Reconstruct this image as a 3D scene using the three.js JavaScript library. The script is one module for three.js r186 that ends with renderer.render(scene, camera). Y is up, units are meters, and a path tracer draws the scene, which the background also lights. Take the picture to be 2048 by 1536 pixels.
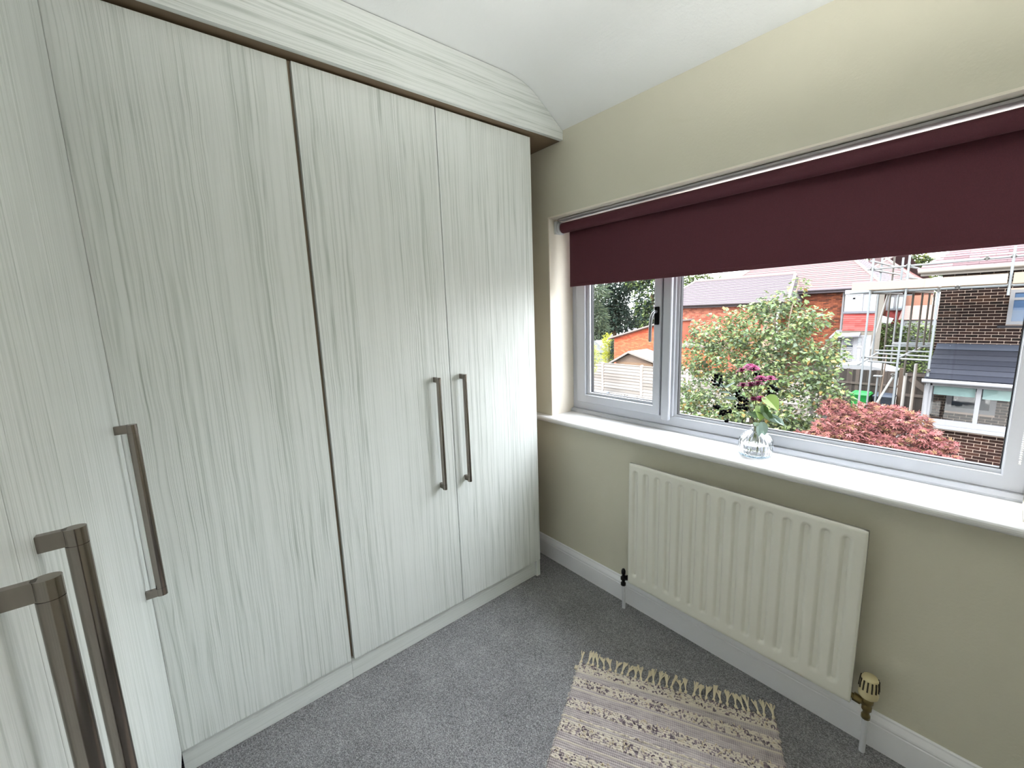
import * as THREE from 'three';
import { RoundedBoxGeometry } from 'three/addons/geometries/RoundedBoxGeometry.js';
import { mergeGeometries } from 'three/addons/utils/BufferGeometryUtils.js';

// ---------------------------------------------------------------- camera, sky, sun, fill light, exposure
const scene = new THREE.Scene();
const camera = new THREE.PerspectiveCamera(84.56, 2048 / 1536, 0.02, 300);
camera.position.set(1.60055, 1.46376, 1.66331);
camera.rotation.set(-0.164677, 0.879293, -0.033784, 'YXZ');
const renderer = new THREE.WebGLRenderer();
renderer.toneMapping = THREE.LinearToneMapping;
renderer.toneMappingExposure = 1.48;
renderer.shadowMap.enabled = true;

const SKY = 9.4;                                     // bright hazy overcast, whiter at the horizon
{
  const W = 128, H = 64, d = new Float32Array(W * H * 4);
  for (let j = 0; j < H; j++) for (let i = 0; i < W; i++) {
    const el = ((j + 0.5) / H - 0.5) * Math.PI, s = Math.max(0, Math.sin(el)), o = (j * W + i) * 4;
    const up = 0.5 + 1.0 * s;
    const c = el < 0 ? [0.25, 0.25, 0.24] : [up * (0.965 - 0.04 * s), up * (1 - 0.01 * s), up * (1.03 + 0.05 * s)];
    d[o] = c[0]; d[o + 1] = c[1]; d[o + 2] = c[2]; d[o + 3] = 1;
  }
  const t = new THREE.DataTexture(d, W, H, THREE.RGBAFormat, THREE.FloatType);
  t.mapping = THREE.EquirectangularReflectionMapping; t.magFilter = THREE.LinearFilter; t.minFilter = THREE.LinearFilter; t.needsUpdate = true;
  scene.background = t; scene.environment = t;
  scene.backgroundIntensity = SKY; scene.environmentIntensity = SKY;
}
const sun = new THREE.DirectionalLight(0xfff0dc, 3.0);   // veiled sun high behind the house
sun.position.set(-9, 26, 15); sun.target.position.set(-4, -3, -14); sun.castShadow = true; sun.shadow.radius = 8;
Object.assign(sun.shadow.camera, { left: -40, right: 40, top: 40, bottom: -40, near: 1, far: 120 });
sun.shadow.mapSize.set(2048, 2048);
scene.add(sun, sun.target);

const FILL = 1.25, FILL_POS = [1.46, 1.98, 1.05];        // added fill light, unseen above the camera's frame

// ---------------------------------------------------------------- helpers
let seed = 12345;
const rnd = () => { seed = (seed + 0x6d2b79f5) | 0; let t = Math.imul(seed ^ (seed >>> 15), 1 | seed); t = (t + Math.imul(t ^ (t >>> 7), 61 | t)) ^ t; return ((t ^ (t >>> 14)) >>> 0) / 4294967296; };
const rr = (a, b) => a + (b - a) * rnd();
const hash = (x, y, s = 0) => { let h = Math.imul(x, 374761393) ^ Math.imul(y, 668265263) ^ Math.imul(s + 7, 1274126177); h = Math.imul(h ^ (h >>> 13), 1274126177); return ((h ^ (h >>> 16)) >>> 0) / 4294967296; };
function noise(x, y, s = 0) {
  const ix = Math.floor(x), iy = Math.floor(y); let fx = x - ix, fy = y - iy;
  fx = fx * fx * (3 - 2 * fx); fy = fy * fy * (3 - 2 * fy);
  const a = hash(ix, iy, s), b = hash(ix + 1, iy, s), c = hash(ix, iy + 1, s), d = hash(ix + 1, iy + 1, s);
  return a + (b - a) * fx + (c - a) * fy + (a - b - c + d) * fx * fy;
}
const fbm = (x, y, s = 0) => noise(x, y, s) * 0.5 + noise(x * 2.1, y * 2.1, s + 1) * 0.3 + noise(x * 4.3, y * 4.3, s + 2) * 0.2;
const sst = (a, b, x) => { const t = Math.min(1, Math.max(0, (x - a) / (b - a))); return t * t * (3 - 2 * t); };
function tex(W, H, fn, srgb = true) {
  const d = new Uint8Array(W * H * 4);
  for (let j = 0; j < H; j++) for (let i = 0; i < W; i++) {
    const c = fn(i / W, j / H, i, j), o = (j * W + i) * 4;
    d[o] = Math.max(0, Math.min(255, c[0])); d[o + 1] = Math.max(0, Math.min(255, c[1])); d[o + 2] = Math.max(0, Math.min(255, c[2])); d[o + 3] = 255;
  }
  const t = new THREE.DataTexture(d, W, H); t.wrapS = t.wrapT = THREE.MirroredRepeatWrapping;
  t.magFilter = THREE.LinearFilter; t.minFilter = THREE.LinearMipmapLinearFilter; t.generateMipmaps = true;
  if (srgb) t.colorSpace = THREE.SRGBColorSpace; t.needsUpdate = true; return t;
}
const rep = (t, x, y) => { const c = t.clone(); c.repeat.set(x, y); c.needsUpdate = true; return c; };
const std = (color, roughness = 0.6, o = {}) => new THREE.MeshPhysicalMaterial({ color, roughness, ...o });
const phys = (color, roughness = 0.6, o = {}) => new THREE.MeshPhysicalMaterial({ color, roughness, ...o });

const used = {};
function numbered(name) { const n = (used[name] = (used[name] ?? -1) + 1); return n ? `${name}_${String(n).padStart(3, '0')}` : name; }
function thing(name, label, category, pos = [0, 0, 0], turn = 0, group) {
  const o = new THREE.Group(); o.name = numbered(name); o.position.set(...pos); o.rotation.y = turn;
  o.userData = { label, category }; if (group) o.userData.group = group; scene.add(o); return o;
}
function mesh(name, geo, m, parent = scene, o = {}) {
  if (Array.isArray(geo)) geo = merge(geo);
  const b = new THREE.Mesh(geo, m); b.name = parent === scene ? numbered(name) : name; b.castShadow = b.receiveShadow = true;
  Object.assign(b.userData, o); parent.add(b); return b;
}
const struct = (name, geo, m, o = {}) => mesh(name, geo, m, scene, { kind: 'structure', ...o });
function merge(list) {
  const hasC = list.some((g) => g.attributes.color);
  list = list.map((g) => {
    if (g.index) g = g.toNonIndexed();
    for (const k of Object.keys(g.attributes)) if (!['position', 'normal', 'uv', ...(hasC ? ['color'] : [])].includes(k)) g.deleteAttribute(k);
    if (!g.attributes.uv) g.setAttribute('uv', new THREE.BufferAttribute(new Float32Array(g.attributes.position.count * 2), 2));
    return g;
  });
  return mergeGeometries(list, false);
}
// uv in metres, v along the grain axis
function uvMetres(g, axis = 'y', du = 0, dv = 0) {
  const p = g.attributes.position, n = g.attributes.normal, uv = new Float32Array(p.count * 2);
  for (let i = 0; i < p.count; i++) {
    const P = { x: p.getX(i), y: p.getY(i), z: p.getZ(i) }, N = { x: Math.abs(n.getX(i)), y: Math.abs(n.getY(i)), z: Math.abs(n.getZ(i)) };
    const dom = N.x >= N.y && N.x >= N.z ? 'x' : N.y >= N.z ? 'y' : 'z';
    const rest = ['x', 'y', 'z'].filter((k) => k !== dom);
    const v = rest.includes(axis) ? axis : rest[1], u = rest.find((k) => k !== v);
    uv[2 * i] = P[u] + du; uv[2 * i + 1] = P[v] + dv;
  }
  g.setAttribute('uv', new THREE.BufferAttribute(uv, 2)); return g;
}
function bx(x0, x1, y0, y1, z0, z1, r = 0.002, axis = 'y', du = 0, dv = 0) {
  const w = x1 - x0, h = y1 - y0, d = z1 - z0, rad = Math.min(r, w * 0.45, h * 0.45, d * 0.45);
  const g = r > 0 ? new RoundedBoxGeometry(w, h, d, 2, rad) : new THREE.BoxGeometry(w, h, d);
  g.translate((x0 + x1) / 2, (y0 + y1) / 2, (z0 + z1) / 2);
  return uvMetres(g, axis, du, dv);
}
// a profile of [z, y] points swept along x
function profX(pts, x0, x1, bevel = 0) {
  const s = new THREE.Shape(); pts.forEach(([z, y], i) => (i ? s.lineTo(-z, y) : s.moveTo(-z, y)));
  const g = new THREE.ExtrudeGeometry(s, { depth: x1 - x0, bevelEnabled: bevel > 0, bevelSize: bevel, bevelThickness: bevel, bevelSegments: 2, curveSegments: 4 });
  g.rotateY(Math.PI / 2); g.translate(x0, 0, 0); return uvMetres(g, 'x');
}
// rectangular frame in the xy plane
function ring(x0, x1, y0, y1, l, r, b, t, z0, z1, bev = 0.003) {
  const s = new THREE.Shape(); s.moveTo(x0, y0); s.lineTo(x1, y0); s.lineTo(x1, y1); s.lineTo(x0, y1); s.closePath();
  const h = new THREE.Path(); h.moveTo(x0 + l, y0 + b); h.lineTo(x0 + l, y1 - t); h.lineTo(x1 - r, y1 - t); h.lineTo(x1 - r, y0 + b); h.closePath(); s.holes.push(h);
  const g = new THREE.ExtrudeGeometry(s, { depth: z1 - z0 - 2 * bev, bevelEnabled: bev > 0, bevelSize: bev, bevelThickness: bev, bevelOffset: -bev, bevelSegments: 2 });
  g.translate(0, 0, z0 + bev); return uvMetres(g, 'y');
}
function tube(pts, r, seg = 24, rad = 10) {
  const c = pts.length === 2 ? new THREE.LineCurve3(new THREE.Vector3(...pts[0]), new THREE.Vector3(...pts[1])) : new THREE.CatmullRomCurve3(pts.map((p) => new THREE.Vector3(...p)));
  return new THREE.TubeGeometry(c, pts.length === 2 ? 1 : seg, r, rad, false);
}
function rod(a, b, r, rad = 12) {                      // closed cylinder between two points
  const A = new THREE.Vector3(...a), B = new THREE.Vector3(...b), L = A.distanceTo(B);
  const g = new THREE.CylinderGeometry(r, r, L, rad); g.translate(0, L / 2, 0);
  g.applyQuaternion(new THREE.Quaternion().setFromUnitVectors(new THREE.Vector3(0, 1, 0), B.clone().sub(A).normalize()));
  g.translate(...a); return g;
}
const lathe = (pts, seg = 24) => new THREE.LatheGeometry(pts.map((p) => new THREE.Vector2(...p)), seg);
const move = (g, x, y, z) => g.translate(x, y, z);
function polyGeo(tris, uvs) { const g = new THREE.BufferGeometry(); g.setAttribute('position', new THREE.Float32BufferAttribute(tris.flat(), 3)); if (uvs) g.setAttribute('uv', new THREE.Float32BufferAttribute(uvs.flat(), 2)); g.computeVertexNormals(); return g; }
// closed slab from a quad (4 corners, counter-clockwise seen from outside) with thickness
function slab(q, th) {
  const v = q.map((p) => new THREE.Vector3(...p)), n = v[1].clone().sub(v[0]).cross(v[3].clone().sub(v[0])).normalize().multiplyScalar(-th);
  const w = v.map((p) => p.clone().add(n)), A = (p) => [p.x, p.y, p.z], T = [];
  const quad = (a, b, c, d) => T.push(A(a), A(b), A(c), A(a), A(c), A(d));
  quad(v[0], v[1], v[2], v[3]); quad(w[3], w[2], w[1], w[0]);
  for (let i = 0; i < 4; i++) { const j = (i + 1) % 4; quad(v[j], v[i], w[i], w[j]); }
  return polyGeo(T);
}

// ---------------------------------------------------------------- materials
const grain = (s) => {
  const W = 1024, H = 1024, bump = new Float32Array(W * H);
  const col = tex(W, H, (a, b, i, j) => {
    const u = a * 0.6, v = b * 2.4;
    const x = u + 0.012 * (fbm(u * 5, v * 1.3, s) - 0.5) + 0.0045 * (noise(u * 20, v * 6, s + 5) - 0.5) + 0.0026 * (noise(u * 34, v * 15, s + 6) - 0.5);
    const cl = sst(0.1, 0.8, noise(x * 13, v * 0.5, s + 9));
    const rg = (f, q, sd, p) => Math.pow(1 - Math.abs(2 * noise(x * f, v * q, sd) - 1), p);
    const br = 0.3 + 0.7 * noise(x * 120, v * 9, s + 14);
    const k = Math.min(1, (rg(120, 0.8, s + 11, 8) * 0.8 + rg(240, 1.2, s + 12, 6) * 0.6) * (0.35 + 0.65 * cl) * br + 0.05 * noise(u * 700, v * 30, s + 15));
    const tone = (fbm(x * 9, v * 0.6, s + 20) - 0.5) * 6;
    bump[j * W + i] = 1 - k;
    return [235 + tone - 50 * k, 239 + tone - 46 * k, 236 + tone * 1.2 - 50 * k];
  });
  const bt = tex(W, H, (a, b, i, j) => { const k = 255 * bump[j * W + i]; return [k, k, k]; }, false);
  return { map: rep(col, 1 / 0.6, 1 / 2.4), bump: rep(bt, 1 / 0.6, 1 / 2.4) };
};
const g1 = grain(3), g2 = grain(40);
const woodA = phys(0xffffff, 0.35, { map: g1.map, bumpMap: g1.bump, bumpScale: 0.0009 });
const woodB = phys(0xffffff, 0.35, { map: g2.map, bumpMap: g2.bump, bumpScale: 0.0009 });
const carcass = std(0x9b8c78, 0.6), soffitWood = std(0x77654f, 0.6), white = std(0xf2f3f4, 0.35);
const upvc = phys(0xbcbfc7, 0.28, { clearcoat: 0.3, clearcoatRoughness: 0.2 });
const gloss = phys(0xe4e4e3, 0.25);
const nickel = std(0x8f8780, 0.15, { metalness: 1 });
const wallTex = tex(512, 512, (a, b) => { const k = 128 + 120 * (fbm(a * 90, b * 90, 2) - 0.5); return [k, k, k]; }, false);
const plasterBump = rep(wallTex, 2, 2);
const wallPaint = std(new THREE.Color('#d9d5c3'), 0.85, { bumpMap: plasterBump, bumpScale: 0.0008 });
const revealPaint = std(new THREE.Color('#eee6d8'), 0.7, { bumpMap: plasterBump, bumpScale: 0.0006 });
const ceilPaint = std(new THREE.Color('#f1f3f2'), 0.9, { bumpMap: plasterBump, bumpScale: 0.0012 });
const carpetTex = tex(1024, 1024, (a, b, i, j) => {
  const f = hash(i >> 1, j >> 1, 5) - 0.5, m = noise(a * 260, b * 260, 6) - 0.5, l = fbm(a * 5, b * 5, 8) - 0.5;
  const k = 138 + 62 * f + 56 * m + 28 * l; return [k, k, k + 2];
});
const carpetBump = tex(512, 512, (a, b, i, j) => { const k = 128 + 110 * (noise(a * 200, b * 200, 6) - 0.5) + 100 * (hash(i, j, 9) - 0.5); return [k, k, k]; }, false);
const carpet = std(0xffffff, 1, { map: rep(carpetTex, 1 / 0.8, 1 / 0.8), bumpMap: rep(carpetBump, 1 / 0.5, 1 / 0.5), bumpScale: 0.006 });
const blindFabric = (() => {
  const t = tex(512, 512, (a, b, i, j) => { const k = 0.94 + 0.1 * (((i & 3) < 2) === ((j & 3) < 2) ? 0.5 : -0.2) + 0.1 * (hash(i >> 1, j >> 2, 3) - 0.5); return [84 * k, 37 * k, 48 * k]; });
  return std(0xffffff, 0.85, { map: rep(t, 4, 4), side: THREE.DoubleSide });
})();
const glass = phys(0xffffff, 0.0, { transmission: 1, thickness: 0, ior: 1.45, specularIntensity: 0.4 });
const dark = std(0x0c0c0d, 0.5), gasket = std(0x1c1d20, 0.6);
const radWhite = phys(0xe9e8dd, 0.38, { clearcoat: 0.2 });
const chrome = std(0x9a9690, 0.3, { metalness: 1 }), brass = std(0x8c7d55, 0.35, { metalness: 1 });

// ---------------------------------------------------------------- room shell
struct('floor', bx(-0.75, 2.75, -0.12, 0, -0.27, 2.6, 0), carpet);
{
  const s = new THREE.Shape(); s.moveTo(-0.75, -0.12); s.lineTo(2.75, -0.12); s.lineTo(2.75, 2.75); s.lineTo(-0.75, 2.75); s.closePath();
  const h = new THREE.Path(); h.moveTo(-0.067, 0.855); h.lineTo(-0.067, 1.959); h.lineTo(1.664, 1.959); h.lineTo(1.664, 0.855); h.closePath(); s.holes.push(h);
  const g = new THREE.ExtrudeGeometry(s, { depth: 0.27, bevelEnabled: false }); g.translate(0, 0, -0.27);
  struct('wall_back', uvMetres(g), wallPaint);
}
struct('wall_left', bx(-0.75, -0.62, -0.12, 2.75, 0, 2.6, 0), wallPaint);
struct('wall_right', bx(2.6, 2.75, -0.12, 2.75, 0, 2.6, 0), wallPaint);
struct('wall_front', bx(-0.75, 2.75, -0.12, 2.75, 2.5, 2.65, 0), wallPaint);
{
  const pts = [[0, 2.346]]; const N = 10;                       // coombed ceiling, softly rounded where it turns flat
  const K = [0.247, 2.503], A = [0.17, 2.455], B = [0.36, 2.503];
  for (let i = 0; i <= N; i++) { const t = i / N, a = (1 - t) ** 2, b = 2 * t * (1 - t), c = t * t; pts.push([a * A[0] + b * K[0] + c * B[0], a * A[1] + b * K[1] + c * B[1]]); }
  pts.push([2.5, 2.503], [2.5, 2.75], [0, 2.75]);
  struct('ceiling', profX(pts, -0.62, 2.6), ceilPaint);
}
// reveals of the window recess
struct('trim_1', bx(-0.067, -0.059, 0.882, 1.951, -0.27, 0.0005, 0.001), revealPaint);
struct('trim_2', bx(1.656, 1.664, 0.882, 1.951, -0.27, 0.0005, 0.001), revealPaint);
struct('trim_3', bx(-0.067, 1.664, 1.951, 1.959, -0.27, 0.0005, 0.001), revealPaint);
// skirting
const skirt = [[0, 0], [0.019, 0], [0.019, 0.088], [0.0165, 0.0905], [0.0165, 0.094], [0.019, 0.097], [0.0175, 0.103], [0.012, 0.112], [0.008, 0.118], [0.0075, 0.1235], [0.004, 0.126], [0, 0.126]];
struct('baseboard_back', profX(skirt, -0.6, 2.6), std(0xf6f6fa, 0.35));
struct('baseboard_right', bx(2.582, 2.6, 0, 0.126, 0.02, 1.7, 0.003), white);
// sill board
{
  const t = []; for (let i = 0; i <= 8; i++) { const a = -Math.PI / 2 + (Math.PI * i) / 8; t.push([0.036 + 0.0145 * Math.cos(a), 0.8705 + 0.0145 * Math.sin(a)]); }
  struct('window_sill', [profX([[-0.2, 0.856], ...t, [-0.2, 0.885]], -0.058, 1.655), profX([[0, 0.856], ...t, [0, 0.885]], -0.2, -0.058), profX([[0, 0.856], ...t, [0, 0.885]], 1.655, 1.74)], gloss);
}
// ---------------------------------------------------------------- window
{
  const w = new THREE.Group(); w.name = 'window_1'; w.userData.kind = 'structure'; scene.add(w);
  mesh('window_frame', ring(-0.0585, 1.6555, 0.904, 1.9505, 0.047, 0.048, 0.048, 0.05, -0.235, -0.178, 0.004), upvc, w);
  mesh('sill_trim', profX([[-0.2, 0.8855], [-0.156, 0.8855], [-0.156, 0.893], [-0.166, 0.905], [-0.2, 0.906]], -0.058, 1.655), upvc, w);
  // mullion with a rounded nose on its face
  mesh('mullion', [bx(0.509, 0.574, 0.952, 1.9, -0.232, -0.176, 0.004), bx(0.519, 0.563, 0.931, 1.9, -0.18, -0.158, 0.008)], upvc, w);
  // opening casement on the left
  const sash = mesh('sash', [ring(-0.013, 0.511, 0.951, 1.905, 0.062, 0.036, 0.046, 0.05, -0.228, -0.158, 0.005)], upvc, w);
  mesh('glazing_bead', ring(0.047, 0.478, 0.995, 1.86, 0.026, 0.013, 0.016, 0.016, -0.205, -0.172, 0.004), upvc, sash);
  mesh('glazing_gasket', ring(0.0725, 0.4655, 1.0105, 1.846, 0.0035, 0.0035, 0.0035, 0.0035, -0.204, -0.184, 0), gasket, sash);
  mesh('seal', ring(-0.0135, 0.5115, 0.949, 1.907, 0.003, 0.003, 0.003, 0.003, -0.2, -0.1765, 0), gasket, sash);
  mesh('pane', bx(0.06, 0.478, 1.0, 1.86, -0.205, -0.199, 0), glass, sash);
  // espagnolette handle, dark plate and pale lever
  const plate = new RoundedBoxGeometry(0.024, 0.085, 0.012, 3, 0.005); move(plate, 0.4935, 1.432, -0.1525);
  mesh('handle_plate', plate, dark, sash);
  mesh('window_handle', [tube([[0.4935, 1.452, -0.15], [0.4925, 1.447, -0.128], [0.491, 1.425, -0.112], [0.489, 1.39, -0.108], [0.487, 1.345, -0.109], [0.486, 1.318, -0.111]], 0.0075, 24, 10), move(new THREE.SphereGeometry(0.0078, 12, 8), 0.486, 1.318, -0.111)], std(0x85878a, 0.35, { metalness: 0.7 }), sash);
  // fixed light on the right
  const fx = mesh('fixed_bead', ring(0.566, 1.62, 0.944, 1.91, 0.024, 0.016, 0.022, 0.02, -0.21, -0.186, 0.007), upvc, w);
  mesh('glazing_gasket', ring(0.5885, 1.6055, 0.9645, 1.892, 0.0035, 0.0035, 0.0035, 0.0035, -0.209, -0.19, 0), gasket, fx);
  mesh('pane', bx(0.58, 1.612, 0.955, 1.9, -0.212, -0.206, 0), glass, fx);
}
// ---------------------------------------------------------------- roller blind
{
  const b = thing('roller_blind', 'maroon fabric roller blind drawn a third of the way down the window', 'blind', [0, 0, 0]);
  const tubeG = new THREE.CylinderGeometry(0.0265, 0.0265, 1.64, 32, 1); tubeG.rotateZ(Math.PI / 2); move(tubeG, 0.805, 1.902, -0.062);
  mesh('roller', uvMetres(tubeG), blindFabric, b);
  mesh('fabric', [bx(0.008, 1.612, 1.612, 1.905, -0.0885, -0.0872, 0), bx(0.008, 1.612, 1.597, 1.613, -0.0905, -0.0852, 0.0025)], blindFabric, b);
  const cap = () => { const g = lathe([[0, 0], [0.028, 0], [0.031, 0.003], [0.031, 0.009], [0.026, 0.012], [0.018, 0.013], [0.017, 0.016], [0, 0.017]], 28); g.rotateZ(-Math.PI / 2); return g; };
  mesh('end_bracket', [move(cap(), -0.037, 1.902, -0.062), bx(-0.056, -0.038, 1.875, 1.94, -0.095, -0.035, 0.003)], std(0xc9cccf, 0.4), b);
  mesh('end_bracket', [move(cap().rotateY(Math.PI), 1.643, 1.902, -0.062), bx(1.643, 1.655, 1.875, 1.94, -0.095, -0.035, 0.003)], std(0xc9cccf, 0.4), b);
  mesh('headrail', bx(-0.03, 1.64, 1.939, 1.948, -0.085, -0.04, 0.002), std(0xc4c2c4, 0.4), b);
  const beads = []; const bead = new THREE.SphereGeometry(0.0022, 6, 4);
  for (let y = 1.03; y < 1.88; y += 0.006) for (const z of [-0.087, -0.06]) beads.push(bead.clone().translate(1.636, y, z));
  for (let k = 1; k < 5; k++) beads.push(bead.clone().translate(1.636, 1.027 - 0.008 * Math.sin((Math.PI * k) / 5), -0.087 + 0.0054 * k));
  mesh('bead_chain', beads, std(0xd8d8d8, 0.4), b, { kind: 'stuff' });
}

// ---------------------------------------------------------------- fitted wardrobes
// bar handle: feet stand on the door, bar runs along y; local +z is away from the door, y = 0 the middle
const handleGeo = (() => {
  const L = 0.5, parts = [];
  for (const s of [-1, 1]) {
    const y0 = s > 0 ? L / 2 - 0.022 : -L / 2;
    parts.push(bx(-0.0058, 0.0058, y0, y0 + 0.0225, 0, 0.03, 0.0012));
    const c = new THREE.CylinderGeometry(0.0094, 0.0094, 0.0225, 32); c.scale(1, 1, 1.3); move(c, 0, y0 + 0.01125, 0.0355); parts.push(c);
  }
  const bar = new THREE.CylinderGeometry(0.0092, 0.0092, L - 0.046, 32); bar.scale(1, 1, 1.3); move(bar, 0, 0, 0.0355); parts.push(bar);
  const ringG = new THREE.CylinderGeometry(0.0085, 0.0085, L - 0.04, 24); ringG.scale(1, 1, 1.3); move(ringG, 0, 0, 0.0355); parts.push(ringG);
  return merge(parts);
})();
const DB = 0.098, DT = 2.292, HY = 0.956;
// Built in a local frame: the door plane is z = 0 facing +z, the run goes along +x, the carcass lies behind at z < 0
function wardrobe(label, pos, turn, width, doors, wood, plinthWood, o = {}) {
  const w = thing('fitted_wardrobe', label, 'wardrobe', pos, turn, 'run of fitted wardrobe units');
  const D = -0.56, x1 = width;
  mesh('carcass', [bx(0.001, 0.019, DB, 2.3, D, -0.022, 0), bx(x1 - 0.019, x1 - 0.001, DB, 2.3, D, -0.022, 0), bx(0.019, x1 - 0.019, DB, DB + 0.018, D, -0.022, 0), bx(0.019, x1 - 0.019, 2.282, 2.3, D, -0.022, 0), bx(0.019, x1 - 0.019, DB, 2.3, D, D + 0.01, 0)], carcass, w);
  mesh('plinth', bx(0.0, x1 - (o.endR ? 0.026 : 0), 0.001, DB - 0.003, -0.034, -0.016, 0.001, 'x', 0.2, 0.4), plinthWood, w);
  if (o.endR) mesh('end_panel', bx(x1 - 0.025, x1, 0.001, DB - 0.002, -0.56, -0.003, 0.001, 'y', 0.1), woodB, w);
  doors.forEach((d, i) => {
    const dm = mesh('door', bx(d.x0, d.x1, DB, DT, -0.02 + (d.z || 0), d.z || 0, 0.0012, 'y', d.u ?? 0.13 * i, 0.04 * i), d.wood || wood, w);
    if (d.h !== undefined) { const h = mesh('handle', handleGeo, nickel, dm); h.position.set(d.h, HY, d.z || 0); }
  });
  return w;
}
// main run faces +x: local x -> world -z (turn = +90 deg), so local x = zEnd - z
const zC = 1.7795;
wardrobe('white wood-grain double wardrobe next to the window wall with a meeting pair of bar handles', [0, 0, 1.2265], Math.PI / 2, 1.0515, [
  { x0: 0.008, x1: 0.5335, h: 0.4535, u: 0.0 }, { x0: 0.5365, x1: 1.0515, h: 0.586, u: 0.31, wood: woodB }], woodA, woodA, { endR: true });
wardrobe('white wood-grain corner wardrobe with one wide handleless door left of the double wardrobe', [0, 0, zC], Math.PI / 2, 0.5525, [
  { x0: 0.0005, x1: 0.549, u: 0.05, z: -0.002 }], woodB, woodA);
// near run faces the window (local +z -> world -z): turn by 180 deg, slightly out of square
const tN = Math.PI - 0.0445, uN = [Math.cos(0.0445), Math.sin(0.0445)];
const nearPos = (s) => [0.0008 + s * uN[0], 0, 1.7785 + s * uN[1]];   // local x runs towards world -x
wardrobe('white single wardrobe beside the camera with one bar handle close to the inner corner', nearPos(0.482), tN, 0.482, [
  { x0: 0.001, x1: 0.4815, h: 0.482 - 0.102, u: 0.08 }], woodB, woodA);
wardrobe('white double wardrobe nearest the camera with two big bar handles side by side', nearPos(1.34), tN, 0.857, [
  { x0: 0.001, x1: 0.4455, h: 1.34 - 0.968, u: 0.2 }, { x0: 0.4465, x1: 0.856, h: 1.34 - 0.828, u: 0.4 }], woodB, woodA);
// cornice
{
  const t = thing('cornice_panel', 'long white wood-grain cornice panel over the wardrobe doors, cut to the sloping ceiling', 'cornice', [0, 0, 0]);
  const s = new THREE.Shape(); s.moveTo(-zC, 2.302); s.lineTo(-0.001, 2.302); s.lineTo(-0.001, 2.343); s.lineTo(-0.17, 2.4525);
  s.quadraticCurveTo(-0.247, 2.5, -0.36, 2.5); s.lineTo(-zC, 2.5); s.closePath();
  const g = new THREE.ExtrudeGeometry(s, { depth: 0.02, bevelEnabled: false, curveSegments: 10 }); g.rotateY(Math.PI / 2); g.translate(0.03, 0, 0);
  mesh('fascia_board', uvMetres(g, 'z', 0.1, 0.3), woodA, t);
  mesh('soffit_board', bx(-0.5, 0.03, 2.302, 2.318, 0.001, 1.76, 0, 'z'), soffitWood, t);
  mesh('soffit_batten', bx(-0.23, -0.19, 2.29, 2.302, 0.002, 0.172, 0.001, 'x'), soffitWood, t);
}
// ---------------------------------------------------------------- added fill light, made as a pendant uplighter (outside the frame)
{
  const t = thing('fill_pendant', 'unseen added fill light made as a white bowl pendant on three cords', 'lamp', FILL_POS);
  mesh('ceiling_rose', lathe([[0, 0.573], [0.045, 0.573], [0.05, 0.562], [0.02, 0.54], [0, 0.54]], 24), white, t);
  for (let k = 0; k < 3; k++) { const a = (k / 3) * 6.283 + 0.4; mesh('cord', rod([0.165 * Math.cos(a), 0.02, 0.165 * Math.sin(a)], [0, 0.545, 0], 0.0025), white, t); }
  mesh('bowl_shade', lathe([[0, -0.085], [0.06, -0.08], [0.12, -0.05], [0.16, 0.0], [0.172, 0.03], [0.168, 0.032], [0.155, 0.002], [0.116, -0.044], [0.058, -0.073], [0, -0.078]], 40), phys(0xf6f6f2, 0.5, { side: THREE.DoubleSide }), t);
  mesh('bulb', new THREE.SphereGeometry(0.035, 20, 14), std(0xffffff, 0.5, { emissive: 0xf4f7ff, emissiveIntensity: 3 }), t);
  const l = new THREE.PointLight(0xfbfaf4, FILL, 0, 2); l.position.set(...FILL_POS); l.castShadow = true; l.shadow.radius = 1.6; scene.add(l);
}

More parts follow.
